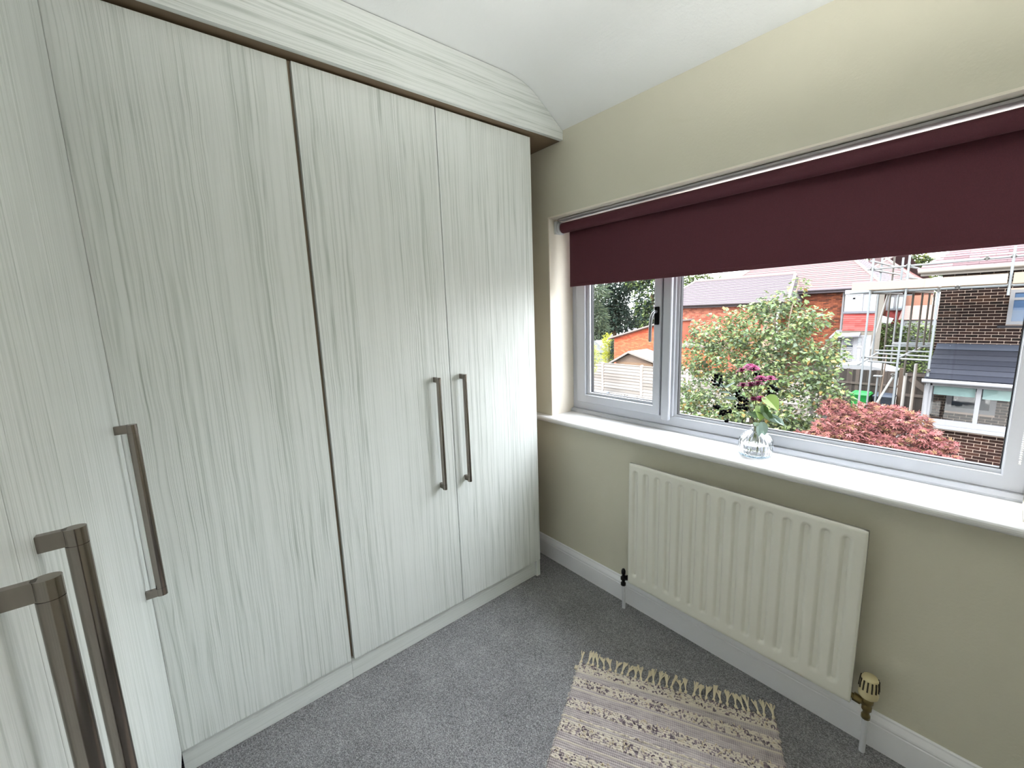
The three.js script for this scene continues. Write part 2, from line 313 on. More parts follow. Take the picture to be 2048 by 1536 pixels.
// ---------------------------------------------------------------- radiator
{
  const x0 = 0.515, x1 = 1.369, y0 = 0.174, y1 = 0.774, zf = 0.089;
  const t = thing('radiator', 'white fluted panel radiator below the window sill', 'radiator', [0, 0, 0]);
  const nx = 15 * 14 + 16, ny = 96, pos = [], idx = [];
  const xs = []; for (let i = 0; i <= nx; i++) xs.push(x0 + ((x1 - x0) * i) / nx);
  const ys = []; for (let j = 0; j <= ny; j++) ys.push(y0 + ((y1 - y0) * j) / ny);
  for (const y of ys) for (const x of xs) {
    const f = (x - 0.549) / 0.055, k = Math.round(f), d = k >= 0 && k <= 14 ? Math.abs(f - k) * 0.055 : 1;
    const yt = 0.742, yb = 0.222, rr0 = 0.012;
    const dy = y > yt - rr0 ? y - (yt - rr0) : y < yb + rr0 ? yb + rr0 - y : 0;
    const q = Math.hypot(d, dy);
    let z = zf - 0.0125 * (1 - sst(0.002, 0.0165, q));
    const e = Math.min(x - x0, x1 - x, y - y0, y1 - y); z -= 0.004 * (1 - sst(0, 0.006, e));
    pos.push(x, y, z);
  }
  for (let j = 0; j < ny; j++) for (let i = 0; i < nx; i++) { const a = j * (nx + 1) + i, b = a + 1, c = a + nx + 1, e = c + 1; idx.push(a, b, e, a, e, c); }
  const g = new THREE.BufferGeometry(); g.setAttribute('position', new THREE.Float32BufferAttribute(pos, 3)); g.setIndex(idx); g.computeVertexNormals();
  g.setAttribute('uv', new THREE.Float32BufferAttribute(new Float32Array(pos.length / 3 * 2), 2));
  mesh('panel', [g, bx(x0, x1, y0, y1, zf - 0.02, zf - 0.01, 0.003), bx(x0, x1, y0, y0 + 0.012, zf - 0.02, zf - 0.0035, 0.002), bx(x0, x1, y1 - 0.012, y1, zf - 0.02, zf - 0.0035, 0.002), bx(x0, x0 + 0.008, y0, y1, zf - 0.02, zf - 0.0035, 0.002), bx(x1 - 0.008, x1, y0, y1, zf - 0.02, zf - 0.0035, 0.002)], radWhite, t);
  for (const x of [0.66, 1.22]) for (const y of [0.24, 0.66]) mesh('bracket', bx(x - 0.015, x + 0.015, y - 0.03, y + 0.03, 0.001, zf - 0.018, 0.002), radWhite, t);
  // thermostatic valve on the right
  const vx = 1.408, vz = 0.062;
  const v = mesh('thermostatic_valve', [move(lathe([[0, 0], [0.012, 0], [0.012, 0.012], [0.009, 0.016], [0.009, 0.03], [0.0135, 0.032], [0.0135, 0.045], [0.01, 0.048], [0.01, 0.056], [0.016, 0.058], [0.016, 0.08], [0, 0.08]], 16), vx, 0.132, vz),
    rod([vx, 0.182, vz], [x1 - 0.01, 0.195, 0.07], 0.0085), rod([x1 + 0.004, 0.193, 0.069], [x1 + 0.024, 0.188, 0.066], 0.0135, 6)], brass, t);
  const head = lathe([[0, 0.0], [0.021, 0.0], [0.0255, 0.005], [0.0265, 0.014], [0.0245, 0.019], [0.0245, 0.03], [0.024, 0.05], [0.0215, 0.066], [0.0185, 0.072], [0, 0.073]], 32);
  const hm = mesh('valve_head', move(head, vx, 0.212, vz), std(0xd8cca0, 0.45), v);
  const slots = []; for (let k = 0; k < 14; k++) { const a = (k / 14) * Math.PI * 2, s = bx(-0.0019, 0.0019, -0.017, 0.017, -0.0015, 0.0015, 0.0005); s.rotateX(-0.07); s.translate(0, 0.26, 0.0246); s.rotateY(a); s.translate(vx, 0, vz); slots.push(s); }
  mesh('grip_slots', slots, std(0x3a3322, 0.7), v);
  mesh('pipe', tube([[vx, 0.136, vz], [vx, 0.06, vz - 0.004], [vx, -0.005, vz - 0.006]], 0.0085, 10), std(0xe4e5ea, 0.4), t);
  // lockshield on the left
  const lx = 0.474, lz = 0.062;
  mesh('lockshield_valve', [move(lathe([[0, 0], [0.0125, 0], [0.0125, 0.012], [0.008, 0.016], [0.008, 0.026], [0.0135, 0.03], [0.0135, 0.042], [0.008, 0.046], [0.0065, 0.058], [0.0105, 0.062], [0.0105, 0.076], [0.006, 0.086], [0, 0.087]], 16), lx, 0.128, lz), rod([lx, 0.165, lz], [x0 + 0.01, 0.19, 0.07], 0.008), rod([lx + 0.012, 0.172, lz], [lx + 0.028, 0.182, lz + 0.005], 0.0125, 6)], std(0x2c2b2c, 0.35, { metalness: 0.8 }), t);
  mesh('pipe', tube([[lx, 0.132, lz], [lx, 0.06, lz - 0.004], [lx, -0.005, lz - 0.006]], 0.0085, 10), std(0xe4e5ea, 0.4), t);
}
// ---------------------------------------------------------------- rug
{
  const W = 0.713, L = 1.12, pitch = 0.0082, rows = Math.floor(L / pitch);
  const t = thing('rag_rug', 'cream and mauve woven rag rug with knotted fringe on the grey carpet', 'rug', [0.552, 0, 0.48], 0.4767);
  const kind = (r) => { return (r < 5 || ((r + 3) % 12) < 5 || hash(r, 11, 4) > 0.9) ? 1 : 0; };          // 1 = tufted cream band, 0 = smooth mauve band
  const map = tex(1024, 1536, (a, b) => {
    const u = a * W, v = b * L, r = Math.floor(v / pitch), f = v / pitch - r, tuft = kind(r);
    const streak = noise(u * 18, r * 7.3, 3) * 0.6 + noise(u * 90, r * 3.1, 4) * 0.4;
    let c;
    if (tuft) {
      const d = noise(u * 170, v * 210, 5) * 0.65 + noise(u * 330, v * 300, 6) * 0.35, k = sst(0.52, 0.66, d);
      const cream = [226, 217, 202], pl = noise(u * 60, v * 60, 7) > 0.5 ? [96, 84, 96] : [140, 126, 134];
      c = cream.map((x, i) => x + (pl[i] - x) * k * 0.85);
    } else {
      const m = [210 - 56 * streak, 201 - 57 * streak, 200 - 52 * streak];
      const w = Math.abs(((u / 0.0064) % 1) - 0.5) * 2, warp = sst(0.62, 0.86, w) * 0.55;
      c = m.map((x, i) => x + ([228, 220, 208][i] - x) * warp);
    }
    if (hash(r, 3, 8) > 0.88) c = c.map((x, i) => x * 0.35 + [232, 224, 204][i] * 0.65);
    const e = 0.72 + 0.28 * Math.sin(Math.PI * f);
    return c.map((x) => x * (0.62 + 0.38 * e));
  });
  map.wrapS = map.wrapT = THREE.ClampToEdgeWrapping;
  const nx = 230, sub = 4, ny = rows * sub, pos = [], uv = [], idx = [];
  for (let j = 0; j <= ny; j++) for (let i = 0; i <= nx; i++) {
    const r = Math.min(rows - 1, Math.floor(j / sub)), f = j / sub - r, tuft = kind(r);
    let u = (i / nx) * W; const v = (j / ny) * L; const edge = (hash(r, 1, 2) - 0.5) * 0.006 - 0.004 * Math.sin(Math.PI * f);
    if (i === 0) u += edge; if (i === nx) u -= edge;
    let y = 0.004 + 0.0042 * Math.abs(Math.sin(Math.PI * f)) + 0.0012 * (noise(u * 60, r * 3, 4) - 0.5);
    if (tuft) y += 0.0055 * (noise(u * 160, v * 190, 5) - 0.35); else y += 0.0009 * Math.cos((u / 0.0064) * 2 * Math.PI);
    y += 0.004 * (fbm(u * 5, v * 5, 12) - 0.4);
    if (i === 0 || i === nx || j === 0 || j === ny) y = 0.001;
    pos.push(u, y, v); uv.push(u / W, v / L);
  }
  for (let j = 0; j < ny; j++) for (let i = 0; i < nx; i++) { const a = j * (nx + 1) + i, b = a + 1, c = a + nx + 1, d = c + 1; idx.push(a, c, b, b, c, d); }
  const g = new THREE.BufferGeometry(); g.setAttribute('position', new THREE.Float32BufferAttribute(pos, 3)); g.setAttribute('uv', new THREE.Float32BufferAttribute(uv, 2)); g.setIndex(idx); g.computeVertexNormals();
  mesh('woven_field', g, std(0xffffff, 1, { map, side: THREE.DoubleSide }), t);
  // loose loops standing out of the tufted bands
  const loops = [[], [], []];
  for (let k = 0; k < 1500; k++) {
    const r = Math.floor(rnd() * rows); if (!kind(r)) continue;
    const u = rr(0.004, W - 0.004), v = (r + rnd()) * pitch, a = rr(0, 6.28), l = rr(0.003, 0.0065);
    const y = 0.009 + 0.004 * (fbm(u * 5, v * 5, 12) - 0.4);
    loops[rnd() < 0.62 ? 0 : rnd() < 0.6 ? 1 : 2].push(tube([[u - Math.cos(a) * l, y - 0.002, v - Math.sin(a) * l], [u, y + rr(0.003, 0.006), v], [u + Math.cos(a) * l, y - 0.002, v + Math.sin(a) * l]], rr(0.0013, 0.0021), 4, 4));
  }
  loops.forEach((l, i) => mesh('rag_loops', l, std([0xdccfb6, 0x6a5b68, 0x9a8a92][i], 1), t, { kind: 'stuff' }));
  mesh('selvage_tab', bx(-0.012, 0.002, 0.002, 0.009, 0.02, 0.038, 0.002), std(0xc9bda6, 1), t);
  const fm = std(0xe4d9bc, 1);
  for (let k = 0; k < 30; k++) {                                   // knotted tassels along the far edge
    const u = 0.008 + (k / 29) * (W - 0.016) + rr(-0.005, 0.005), lean = rr(-0.016, 0.012) + (k < 6 ? -0.004 : 0.004), len = rr(0.05, 0.07), parts = [];
    parts.push(move(new THREE.SphereGeometry(0.0058, 8, 6).scale(1, 0.8, 1.3), u, 0.0065, -0.008));
    parts.push(tube([[u + rr(-0.008, 0.008), 0.007, 0.003], [u, 0.008, -0.005]], 0.0028, 2, 5));
    for (let s = 0; s < 10; s++) {
      const du = rr(-0.009, 0.009), c = rr(-0.006, 0.006);
      parts.push(tube([[u, 0.0075, -0.01], [u + lean * 0.35 + du * 0.4, 0.0078, -0.01 - len * 0.4], [u + lean * 0.8 + du * 0.8 + c, 0.005, -0.01 - len * 0.75], [u + lean + du + c * 1.5, 0.002, -0.01 - len * rr(0.9, 1.1)]], 0.0019, 6, 5));
    }
    mesh('tassel', parts, fm, t);
  }
}
// ---------------------------------------------------------------- vase and dried flowers on the sill
const VX = 0.98, VZ = -0.078, VY = 0.8855;
{
  const t = thing('glass_vase', 'small clear ribbed glass bottle vase with water on the window sill', 'vase', [VX, VY, VZ]);
  const prof = [[0, 0.003], [0.048, 0.0], [0.0545, 0.003], [0.0568, 0.01], [0.0572, 0.035], [0.0572, 0.056], [0.0555, 0.066], [0.049, 0.077], [0.038, 0.087], [0.027, 0.094], [0.0215, 0.0985], [0.0198, 0.103], [0.0198, 0.11], [0.022, 0.1145], [0.0228, 0.118], [0.0205, 0.119], [0.0178, 0.1165], [0.0165, 0.11], [0.0165, 0.1025], [0.0185, 0.097], [0.025, 0.0915], [0.036, 0.084], [0.0465, 0.0745], [0.0525, 0.0645], [0.0542, 0.055], [0.0542, 0.035], [0.0536, 0.013], [0.05, 0.0085], [0, 0.0075]];
  const g = lathe(prof, 144), p = g.attributes.position;
  for (let i = 0; i < p.count; i++) { const x = p.getX(i), z = p.getZ(i), y = p.getY(i), r = Math.hypot(x, z); if (r > 0.0185 && y > 0.003 && y < 0.1) { const k = 1 + 0.035 * Math.cos(24 * Math.atan2(z, x)) * (i % prof.length < 11 ? 1 : 0.25); p.setX(i, x * k); p.setZ(i, z * k); } }
  g.computeVertexNormals();
  mesh('bottle', g, phys(0xffffff, 0.02, { transmission: 1, thickness: 0.003, ior: 1.5, attenuationColor: new THREE.Color(0.75, 0.88, 0.95), attenuationDistance: 0.06 }), t);
  mesh('water', lathe([[0, 0.0085], [0.048, 0.0095], [0.0518, 0.015], [0.0524, 0.045], [0.0518, 0.05], [0, 0.05]], 48), phys(0xffffff, 0.01, { transmission: 1, thickness: 0.05, ior: 1.33 }), t);
}
{
  const petalC = [std(0x9a2062, 0.8, { side: THREE.DoubleSide }), std(0x7c164c, 0.8, { side: THREE.DoubleSide })];
  const stemG = std(0x6f7548, 0.8), stemB = std(0x14110f, 0.8), berryM = phys(0x050506, 0.9, { specularIntensity: 0.25 }), heartM = std(0x5a1338, 0.9);
  const leafM = (c) => phys(c, 0.65, { side: THREE.DoubleSide, transmission: 0.3, thickness: 0 });
  const greyLeaf = leafM(0x8ea398), greenLeaf = leafM(0x8fae55), deepLeaf = leafM(0x4d6b3c);
  const stemPath = (pts, r, b = [0, 0.012, 0]) => tube([[VX + b[0], VY + b[1], VZ + b[2]], [VX + b[0] * 0.3 + rr(-0.004, 0.004), VY + 0.095, VZ + b[2] * 0.3 + rr(-0.004, 0.004)], ...pts], r, 28, 6);
  // heads are seen from the side: layered rings of narrow petals round a dark heart
  const flower = (parent, x, y, z, r, tilt, yaw) => {
    const h = new THREE.Group(); h.name = 'flower_head'; h.position.set(x, y, z); h.rotation.set(tilt, yaw, 0, 'YXZ'); parent.add(h);
    for (let l = 0; l < 3; l++) {
      const list = [], n = 17 - l * 3, R = r * (1 - l * 0.22);
      for (let k = 0; k < n; k++) {
        const a = (k / n) * Math.PI * 2 + l * 0.3 + rr(-0.1, 0.1), up = 0.0015 + l * 0.003, wv = R * 0.16, d = rr(0.9, 1.08);
        const P = (s, w, e) => [Math.cos(a) * s * R * d - Math.sin(a) * w, up + e, Math.sin(a) * s * R * d + Math.cos(a) * w];
        const c = [P(0.12, -wv * 0.5, 0), P(0.12, wv * 0.5, 0), P(0.62, -wv, R * (0.12 + 0.15 * l)), P(0.62, wv, R * (0.12 + 0.15 * l)), P(1, 0, R * (0.04 + 0.2 * l))];
        list.push(polyGeo([c[0], c[2], c[1], c[1], c[2], c[3], c[2], c[4], c[3]]));
      }
      mesh('petal_ring', list, petalC[l % 2], h);
    }
    mesh('heart', new THREE.SphereGeometry(r * 0.24, 10, 6).scale(1, 0.6, 1).translate(0, 0.004, 0), heartM, h);
    mesh('calyx', lathe([[0, -0.007], [r * 0.16, -0.005], [r * 0.26, 0.001], [0, 0.002]], 10), stemG, h);
  };
  const spray = (label, fork, heads, base) => {
    const t = thing('flower_stem', label, 'flower', [0, 0, 0], 0);
    mesh('stem', [stemPath([[(VX + fork[0]) / 2, (VY + 0.12 + fork[1]) / 2, (VZ + fork[2]) / 2], fork], 0.0014, base), ...heads.map((h) => tube([fork, [(fork[0] + h[0]) / 2 + rr(-0.004, 0.004), (fork[1] + h[1]) / 2 - 0.003, (fork[2] + h[2]) / 2], [h[0], h[1] - 0.005, h[2]]], 0.001, 8, 5))], stemG, t);
    heads.forEach((h) => flower(t, h[0], h[1], h[2], h[3] * 1.3, rr(-0.25, 0.25), rr(0, 6)));
    return t;
  };
  spray('topmost spray of magenta daisy-like flowers in the glass vase', [0.966, 1.155, -0.07], [[0.922, 1.212, -0.06, 0.021], [0.945, 1.226, -0.075, 0.023], [0.966, 1.224, -0.055, 0.021]], [-0.02, 0.012, 0.01]);
  spray('middle spray of magenta flowers spreading over the middle of the bunch', [0.978, 1.115, -0.06], [[0.932, 1.156, -0.05, 0.021], [0.956, 1.158, -0.065, 0.023], [0.992, 1.187, -0.055, 0.022], [1.018, 1.188, -0.075, 0.02], [0.978, 1.166, -0.07, 0.02]], [0.02, 0.012, -0.015]);
  spray('lowest magenta flower pair just above the big green leaves', [0.985, 1.07, -0.05], [[0.974, 1.108, -0.042, 0.02], [0.998, 1.11, -0.05, 0.022]], [0.01, 0.02, 0.02]);
  // berry sprigs
  const berry = new THREE.SphereGeometry(0.0048, 8, 6);
  const sprig = (label, path, clusters, leaves, base, sm = stemB) => {
    const t = thing('berry_sprig', label, 'berries', [0, 0, 0], 0);
    mesh('stem', [stemPath(path, 0.0016, base), ...clusters.map((c) => tube([path[c[6] ?? path.length - 1], [c[0], c[1], c[2]]], 0.0008, 4, 4))], sm, t);
    for (const [cx, cy, cz, rx, ry, n] of clusters) for (let k = 0; k < n; k++) {
      const a = rr(0, 6.28), q = Math.sqrt(rr(0.2, 1)), b = mesh('berry', berry, berryM, t); b.position.set(cx + Math.cos(a) * rx * q, cy + Math.sin(a) * ry * q, cz + rr(-0.012, 0.012)); b.scale.setScalar(rr(0.8, 1.2));
    }
    leaves.forEach((l) => leaf(t, ...l)); return t;
  };
  // leaf blade: pointed oval of length len, cupped along the midrib
  const blade = (len, w, heart = 0) => {
    const n = 8, P = [], I = [];
    for (let i = 0; i <= n; i++) { const s = i / n, ww = w * Math.pow(Math.sin(Math.PI * Math.min(1, Math.pow(s * 0.94 + 0.06, heart ? 0.62 : 0.85))), 0.8); P.push([-ww, ww * 0.3 + 0.1 * len * s * s * -1, s * len], [0, -0.1 * len * s * s, s * len], [ww, ww * 0.3 - 0.1 * len * s * s, s * len]); }
    for (let i = 0; i < n; i++) { const a = i * 3; I.push(P[a], P[a + 3], P[a + 1], P[a + 1], P[a + 3], P[a + 4], P[a + 1], P[a + 4], P[a + 2], P[a + 2], P[a + 4], P[a + 5]); }
    return polyGeo(I);
  };
  const bl = { grey: blade(0.045, 0.0095), green: blade(0.068, 0.03, 1), small: blade(0.04, 0.012) };
  function leaf(t, kind, x, y, z, dx, dy, dz, m, s = 1, roll = 0) {
    const b = mesh('leaf', bl[kind], m, t); b.position.set(x, y, z); b.lookAt(x + dx, y + dy, z + dz); b.rotateZ(roll); b.scale.setScalar(s);
  }
  sprig('long black berry sprig leaning left with grey leaves', [[0.945, 1.06, -0.07], [0.88, 1.115, -0.07], [0.842, 1.15, -0.07]], [[0.828, 1.168, -0.068, 0.021, 0.026, 34]],
    [['grey', 0.905, 1.1, -0.068, -1, 0.1, 0.3, greyLeaf, 1.05, 0.9], ['grey', 0.882, 1.118, -0.07, -1, 0.16, 0.1, greyLeaf, 0.95, 0.6], ['grey', 0.855, 1.142, -0.07, -1, 0.35, -0.1, greyLeaf, 1, 1.2], ['grey', 0.89, 1.118, -0.07, 1, 0.3, 0.5, greyLeaf, 0.8, 0.5], ['grey', 0.86, 1.14, -0.07, 1, 0.9, -0.3, greyLeaf, 0.9, 0.4]], [0.03, 0.012, 0.01]);
  sprig('low drooping string of black berries left of the vase', [[0.95, 1.05, -0.05], [0.91, 1.065, -0.045], [0.875, 1.055, -0.042]], [[0.843, 1.062, -0.04, 0.014, 0.008, 11], [0.866, 1.043, -0.04, 0.013, 0.009, 13], [0.888, 1.053, -0.04, 0.01, 0.006, 9], [0.882, 1.013, -0.04, 0.004, 0.002, 3]], [], [-0.015, 0.02, 0.015], stemG);
  sprig('black berries hanging between the left sprig and the flowers', [[0.962, 1.06, -0.065], [0.93, 1.1, -0.06]], [[0.912, 1.124, -0.06, 0.008, 0.012, 11], [0.926, 1.105, -0.06, 0.012, 0.012, 13], [0.918, 1.07, -0.06, 0.012, 0.013, 12], [0.943, 1.094, -0.06, 0.007, 0.012, 9], [0.946, 1.07, -0.058, 0.008, 0.005, 6]], [], [0.0, 0.02, -0.02], stemG);
  sprig('black berry cluster at the right behind the magenta flowers', [[0.995, 1.07, -0.09], [1.01, 1.13, -0.095]], [[1.02, 1.145, -0.095, 0.018, 0.02, 22], [1.006, 1.115, -0.09, 0.012, 0.01, 10], [0.985, 1.19, -0.09, 0.014, 0.01, 10], [0.962, 1.2, -0.088, 0.01, 0.008, 7]], [], [0.02, 0.02, 0.01], stemG);
  {
    const t = thing('leaf_stem', 'stem of broad green leaves on the right of the bunch', 'leaves', [0, 0, 0], 0);
    mesh('stem', [stemPath([[0.99, 1.04, -0.06], [1.015, 1.085, -0.06]], 0.0015, [0.015, 0.014, 0.0])], stemG, t);
    leaf(t, 'green', 1.01, 1.125, -0.06, 0.75, -0.55, 0.25, greenLeaf, 1.0, 0.35);
    leaf(t, 'green', 0.99, 1.04, -0.055, -0.35, 0.6, 0.7, deepLeaf, 0.8, 0.5);
    leaf(t, 'green', 0.995, 1.085, -0.06, 0.25, -0.75, 0.5, greenLeaf, 0.85, -0.4);
    leaf(t, 'small', 1.005, 1.09, -0.06, 0.35, -0.9, 0.35, deepLeaf, 1.2, 0.2);
    leaf(t, 'small', 0.985, 1.02, -0.06, 0.3, -0.15, 0.9, deepLeaf, 0.9, 0);
  }
  {
    const t = thing('eucalyptus_stem', 'drooping stem of grey-green rounded leaves over the right of the vase rim', 'leaves', [0, 0, 0], 0);
    mesh('stem', [stemPath([[1.0, 1.03, -0.06], [1.03, 1.055, -0.055], [1.06, 1.05, -0.05]], 0.0013, [-0.02, 0.014, -0.01])], stemG, t);
    leaf(t, 'small', 1.005, 1.025, -0.06, 0.35, -0.8, 0.4, greyLeaf, 1.3, 0.3);
    leaf(t, 'small', 1.01, 1.07, -0.055, 0.7, -0.6, 0.3, deepLeaf, 1.25, 0.5);
    leaf(t, 'small', 1.03, 1.055, -0.055, 0.9, -0.35, 0.3, greyLeaf, 1.2, 0.9);
    leaf(t, 'small', 1.05, 1.05, -0.05, 0.9, -0.5, 0.1, greyLeaf, 1.0, 0.4);
    leaf(t, 'small', 0.995, 1.01, -0.055, 0.25, -0.95, 0.35, greyLeaf, 1.0, -0.2);
  }
}
// ================================================================ outside
const GY = -2.95;
const gravelTex = tex(512, 512, (a, b, i, j) => { const k = 92 + 56 * (noise(a * 120, b * 120, 3) - 0.5) + 50 * (hash(i >> 1, j >> 1, 5) - 0.5); return [k, k * 0.97, k * 0.93]; });
const gravel = std(0xffffff, 1, { map: rep(gravelTex, 0.5, 0.5) });
struct('ground', bx(-70, 30, GY - 0.3, GY, -80, -0.4, 0, 'z'), gravel);
{
  const st = new THREE.InstancedMesh(new THREE.IcosahedronGeometry(0.05, 0).scale(1, 0.6, 1), std(0xffffff, 1), 5200);
  const q = new THREE.Object3D(), c = new THREE.Color();
  for (let k = 0; k < 5200; k++) { q.position.set(rr(-14, -5), GY + 0.012, rr(-16.7, -12)); q.rotation.set(rr(0, 6), rr(0, 6), rr(0, 6)); q.scale.setScalar(rr(0.35, 1)); q.updateMatrix(); st.setMatrixAt(k, q.matrix); const v = rr(0.01, 0.24); st.setColorAt(k, c.setRGB(v, v * 0.95, v * 0.88)); }
  st.name = 'gravel_stones'; st.castShadow = st.receiveShadow = true;
  st.userData = { kind: 'stuff', label: 'pale gravel covering the garden in front of the whitewashed fence', category: 'gravel' }; scene.add(st);
}
{ const t = thing('paving_slab', 'blue-grey paving slab at the foot of the pale fence', 'slab', [-13.25, GY, -16.4]); mesh('slab', bx(-0.85, 0.85, 0.001, 0.05, -0.35, 0.35, 0.01), std(0x68727f, 0.9), t); }
{ const t = thing('garden_edging', 'low dark concrete edging board across the gravel by the garden tree', 'edging', [-6.2, GY, -13.8], 0.9); mesh('board', bx(-1.6, 1.4, 0, 0.34, -0.05, 0.05, 0.01), std(0x5b554e, 0.95), t); mesh('capping', bx(-1.6, 1.4, 0.34, 0.37, -0.08, 0.08, 0.01), std(0xbcb7ae, 0.95), t); }

{ const t = thing('planting_bed', 'dark soil bed under the garden tree and the red maple', 'soil', [-1, GY, -8.5]); const s = new THREE.Shape(); for (let k = 0; k <= 40; k++) { const a = (k / 40) * 6.283, r = 1 + 0.12 * Math.sin(3 * a + 1) + 0.06 * Math.sin(7 * a); const p = [Math.cos(a) * 3.6 * r, Math.sin(a) * 3.2 * r]; k ? s.lineTo(...p) : s.moveTo(...p); } const g = new THREE.ExtrudeGeometry(s, { depth: 0.08, bevelEnabled: true, bevelSize: 0.04, bevelThickness: 0.03, bevelSegments: 2 }); g.rotateX(-Math.PI / 2); mesh('soil', uvMetres(g), std(0x2e2923, 1), t); }
struct('path', bx(-4.6, 6, GY, GY + 0.02, -19.5, -11.4, 0.005, 'z'), std(0x2b2826, 0.95));
struct('pavement', bx(-4, 6, GY, GY + 0.03, -5.6, -0.5, 0.005, 'z'), std(0xc4c0b8, 0.9));  // unseen pale paving, added to bounce daylight up onto the ceiling
// ---------------------------------------------------------------- bricks
function brickwork(parent, x0, x1, y0, y1, z, cols, o = {}) {
  const L = 0.215, H = 0.065, PX = 0.225, PY = 0.075, geos = {}, mats = cols.map((c) => std(c, 0.9)), list = [];
  const key = (w) => Math.round(w * 200) / 200;
  const geo = (w) => geos[key(w)] ?? (geos[key(w)] = bx(-w / 2, w / 2, -H / 2, H / 2, -0.02, -0.006, 0));
  let n = 0;
  for (let r = 0; y0 + r * PY + H <= y1 + 0.001; r++) for (let k = -1; x0 + k * PX < x1; k++) {
    let a = x0 + k * PX + (r % 2 ? PX / 2 : 0), b = a + L; a = Math.max(a, x0); b = Math.min(b, x1); if (b - a < 0.03) continue;
    const y = y0 + r * PY + H / 2;
    if ((o.holes || []).some(([hx0, hx1, hy0, hy1]) => { if (y < hy0 - 0.02 || y > hy1 + 0.02) return false; if (a >= hx0 && b <= hx1) return true; if (a < hx0 && b > hx0) b = hx0; else if (a < hx1 && b > hx1) a = hx1; return b - a < 0.03; })) continue;
    const zz = z + (hash(r, k, 3) - 0.5) * 0.004, g = geo(b - a), mi = Math.floor(hash(r, k, 9) * mats.length);
    if (o.stuff || (o.single && !o.single(y))) (list[mi] ??= []).push(g.clone().translate((a + b) / 2, y, zz));
    else { const m = mesh('brick', g, mats[mi], parent); m.position.set((a + b) / 2, y, zz); n++; }
  }
  list.forEach((l, i) => l && mesh('brickwork', l, mats[i], parent, { kind: 'stuff' }));
  return n;
}
const tileStrip = (x0, x1, y0, z0, y1, z1, th) => slab([[x0, y0, z0], [x1, y0, z0], [x1, y1, z1], [x0, y1, z1]], th);
// hipped roof made of overlapping tile courses; eave rectangle x0..x1, front z zf, depth d
function hipRoof(parent, x0, x1, zf, d, ye, pitch, gauge, m, o = {}) {
  const tp = Math.tan(pitch), run = d / 2, core = [], N = Math.ceil((run / Math.cos(pitch)) / gauge), front = [[], []], side = [];
  const R = [x0 + run * (o.hipL ?? 1), x1 - run * (o.hipR ?? 1)], yr = ye + run * tp, zr = zf - run;
  const A = [x0, ye, zf], B = [x1, ye, zf], C = [x1, ye, zf - d], D = [x0, ye, zf - d], E = [R[0], yr, zr], F = [R[1], yr, zr];
  const tri = []; const add = (...v) => tri.push(...v);
  add(A, B, F, A, F, E, B, C, F, C, D, E, C, E, F, D, A, E); add(A, C, B, A, D, C);
  const g = polyGeo(tri); g.translate(0, -0.03, 0); mesh('roof_deck', g, m[0], parent);
  for (let i = 0; i < N; i++) {
    const s0 = (i / N), s1 = Math.min(1, (i + 1.25) / N), lift = 0.03;
    const P = (s, e) => { const hx0 = x0 + run * (o.hipL ?? 1) * s, hx1 = x1 - run * (o.hipR ?? 1) * s, y = ye + run * tp * s, z = zf - run * s; return [hx0, hx1, y + e, z + e * 0.3]; };
    const a = P(s0, lift), b = P(s1, 0.008);
    front[i % 2].push(slab([[a[0], a[2], a[3]], [a[1], a[2], a[3]], [b[1], b[2], b[3]], [b[0], b[2], b[3]]], 0.02));
    for (const q of [0, 1]) { const h = q ? (o.hipR ?? 1) : (o.hipL ?? 1); if (!h) continue; const X = q ? [a[1], b[1]] : [a[0], b[0]], zb0 = zf - d + run * s0, zb1 = zf - d + run * s1; const c = [[X[0], a[2], a[3]], [X[0], a[2], zb0], [X[1], b[2], zb1], [X[1], b[2], b[3]]]; side.push(slab(q ? c : [c[1], c[0], c[3], c[2]], 0.02)); }
  }
  front.forEach((f, i) => mesh('tile_courses', f, m[i % m.length], parent, { kind: 'stuff' }));
  if (side.length) mesh('tile_courses', side, o.sideM || m[0], parent, { kind: 'stuff' });
  const rid = [rod(A, E, 0.09, 8), rod(B, F, 0.09, 8)]; if (R[1] > R[0]) rid.push(rod(E, F, 0.1, 8));
  mesh('ridge_tiles', rid, o.ridgeM || m[1], parent);
  mesh('gutter', [rod([x0, ye - 0.03, zf + 0.05], [x1, ye - 0.03, zf + 0.05], 0.055, 8), bx(x0 + 0.05, x1 - 0.05, ye - 0.2, ye - 0.05, zf - 0.06, zf - 0.03, 0)], o.gutterM || std(0x3b3536, 0.6), parent);
}
const winWhite = std(0x737477, 0.4), farGlass = phys(0x2a333b, 0.08, { clearcoat: 1 }), mortarC = std(0xa6968a, 1), mortarR = std(0xa88c7b, 1);
function casement(parent, x0, x1, y0, y1, z, n, o = {}) {
  const w = (x1 - x0) / n, f = o.f ?? 0.06, grp = mesh('window', [ring(x0, x1, y0, y1, f, f, f, f, z - 0.06, z + 0.03, 0)], winWhite, parent);
  for (let k = 0; k < n; k++) {
    if (k) mesh('mullion', bx(x0 + k * w - f / 2, x0 + k * w + f / 2, y0 + f, y1 - f, z - 0.06, z + 0.02, 0), winWhite, grp);
    if (o.top) mesh('transom', bx(x0 + k * w, x0 + (k + 1) * w, y1 - o.top, y1 - o.top + f * 0.8, z - 0.05, z + 0.02, 0), winWhite, grp);
    mesh('pane', bx(x0 + k * w + f * 0.4, x0 + (k + 1) * w - f * 0.4, y0 + f * 0.5, y1 - f * 0.5, z - 0.009, z + 0.001, 0), o.glass || farGlass, grp);
  }
  return grp;
}

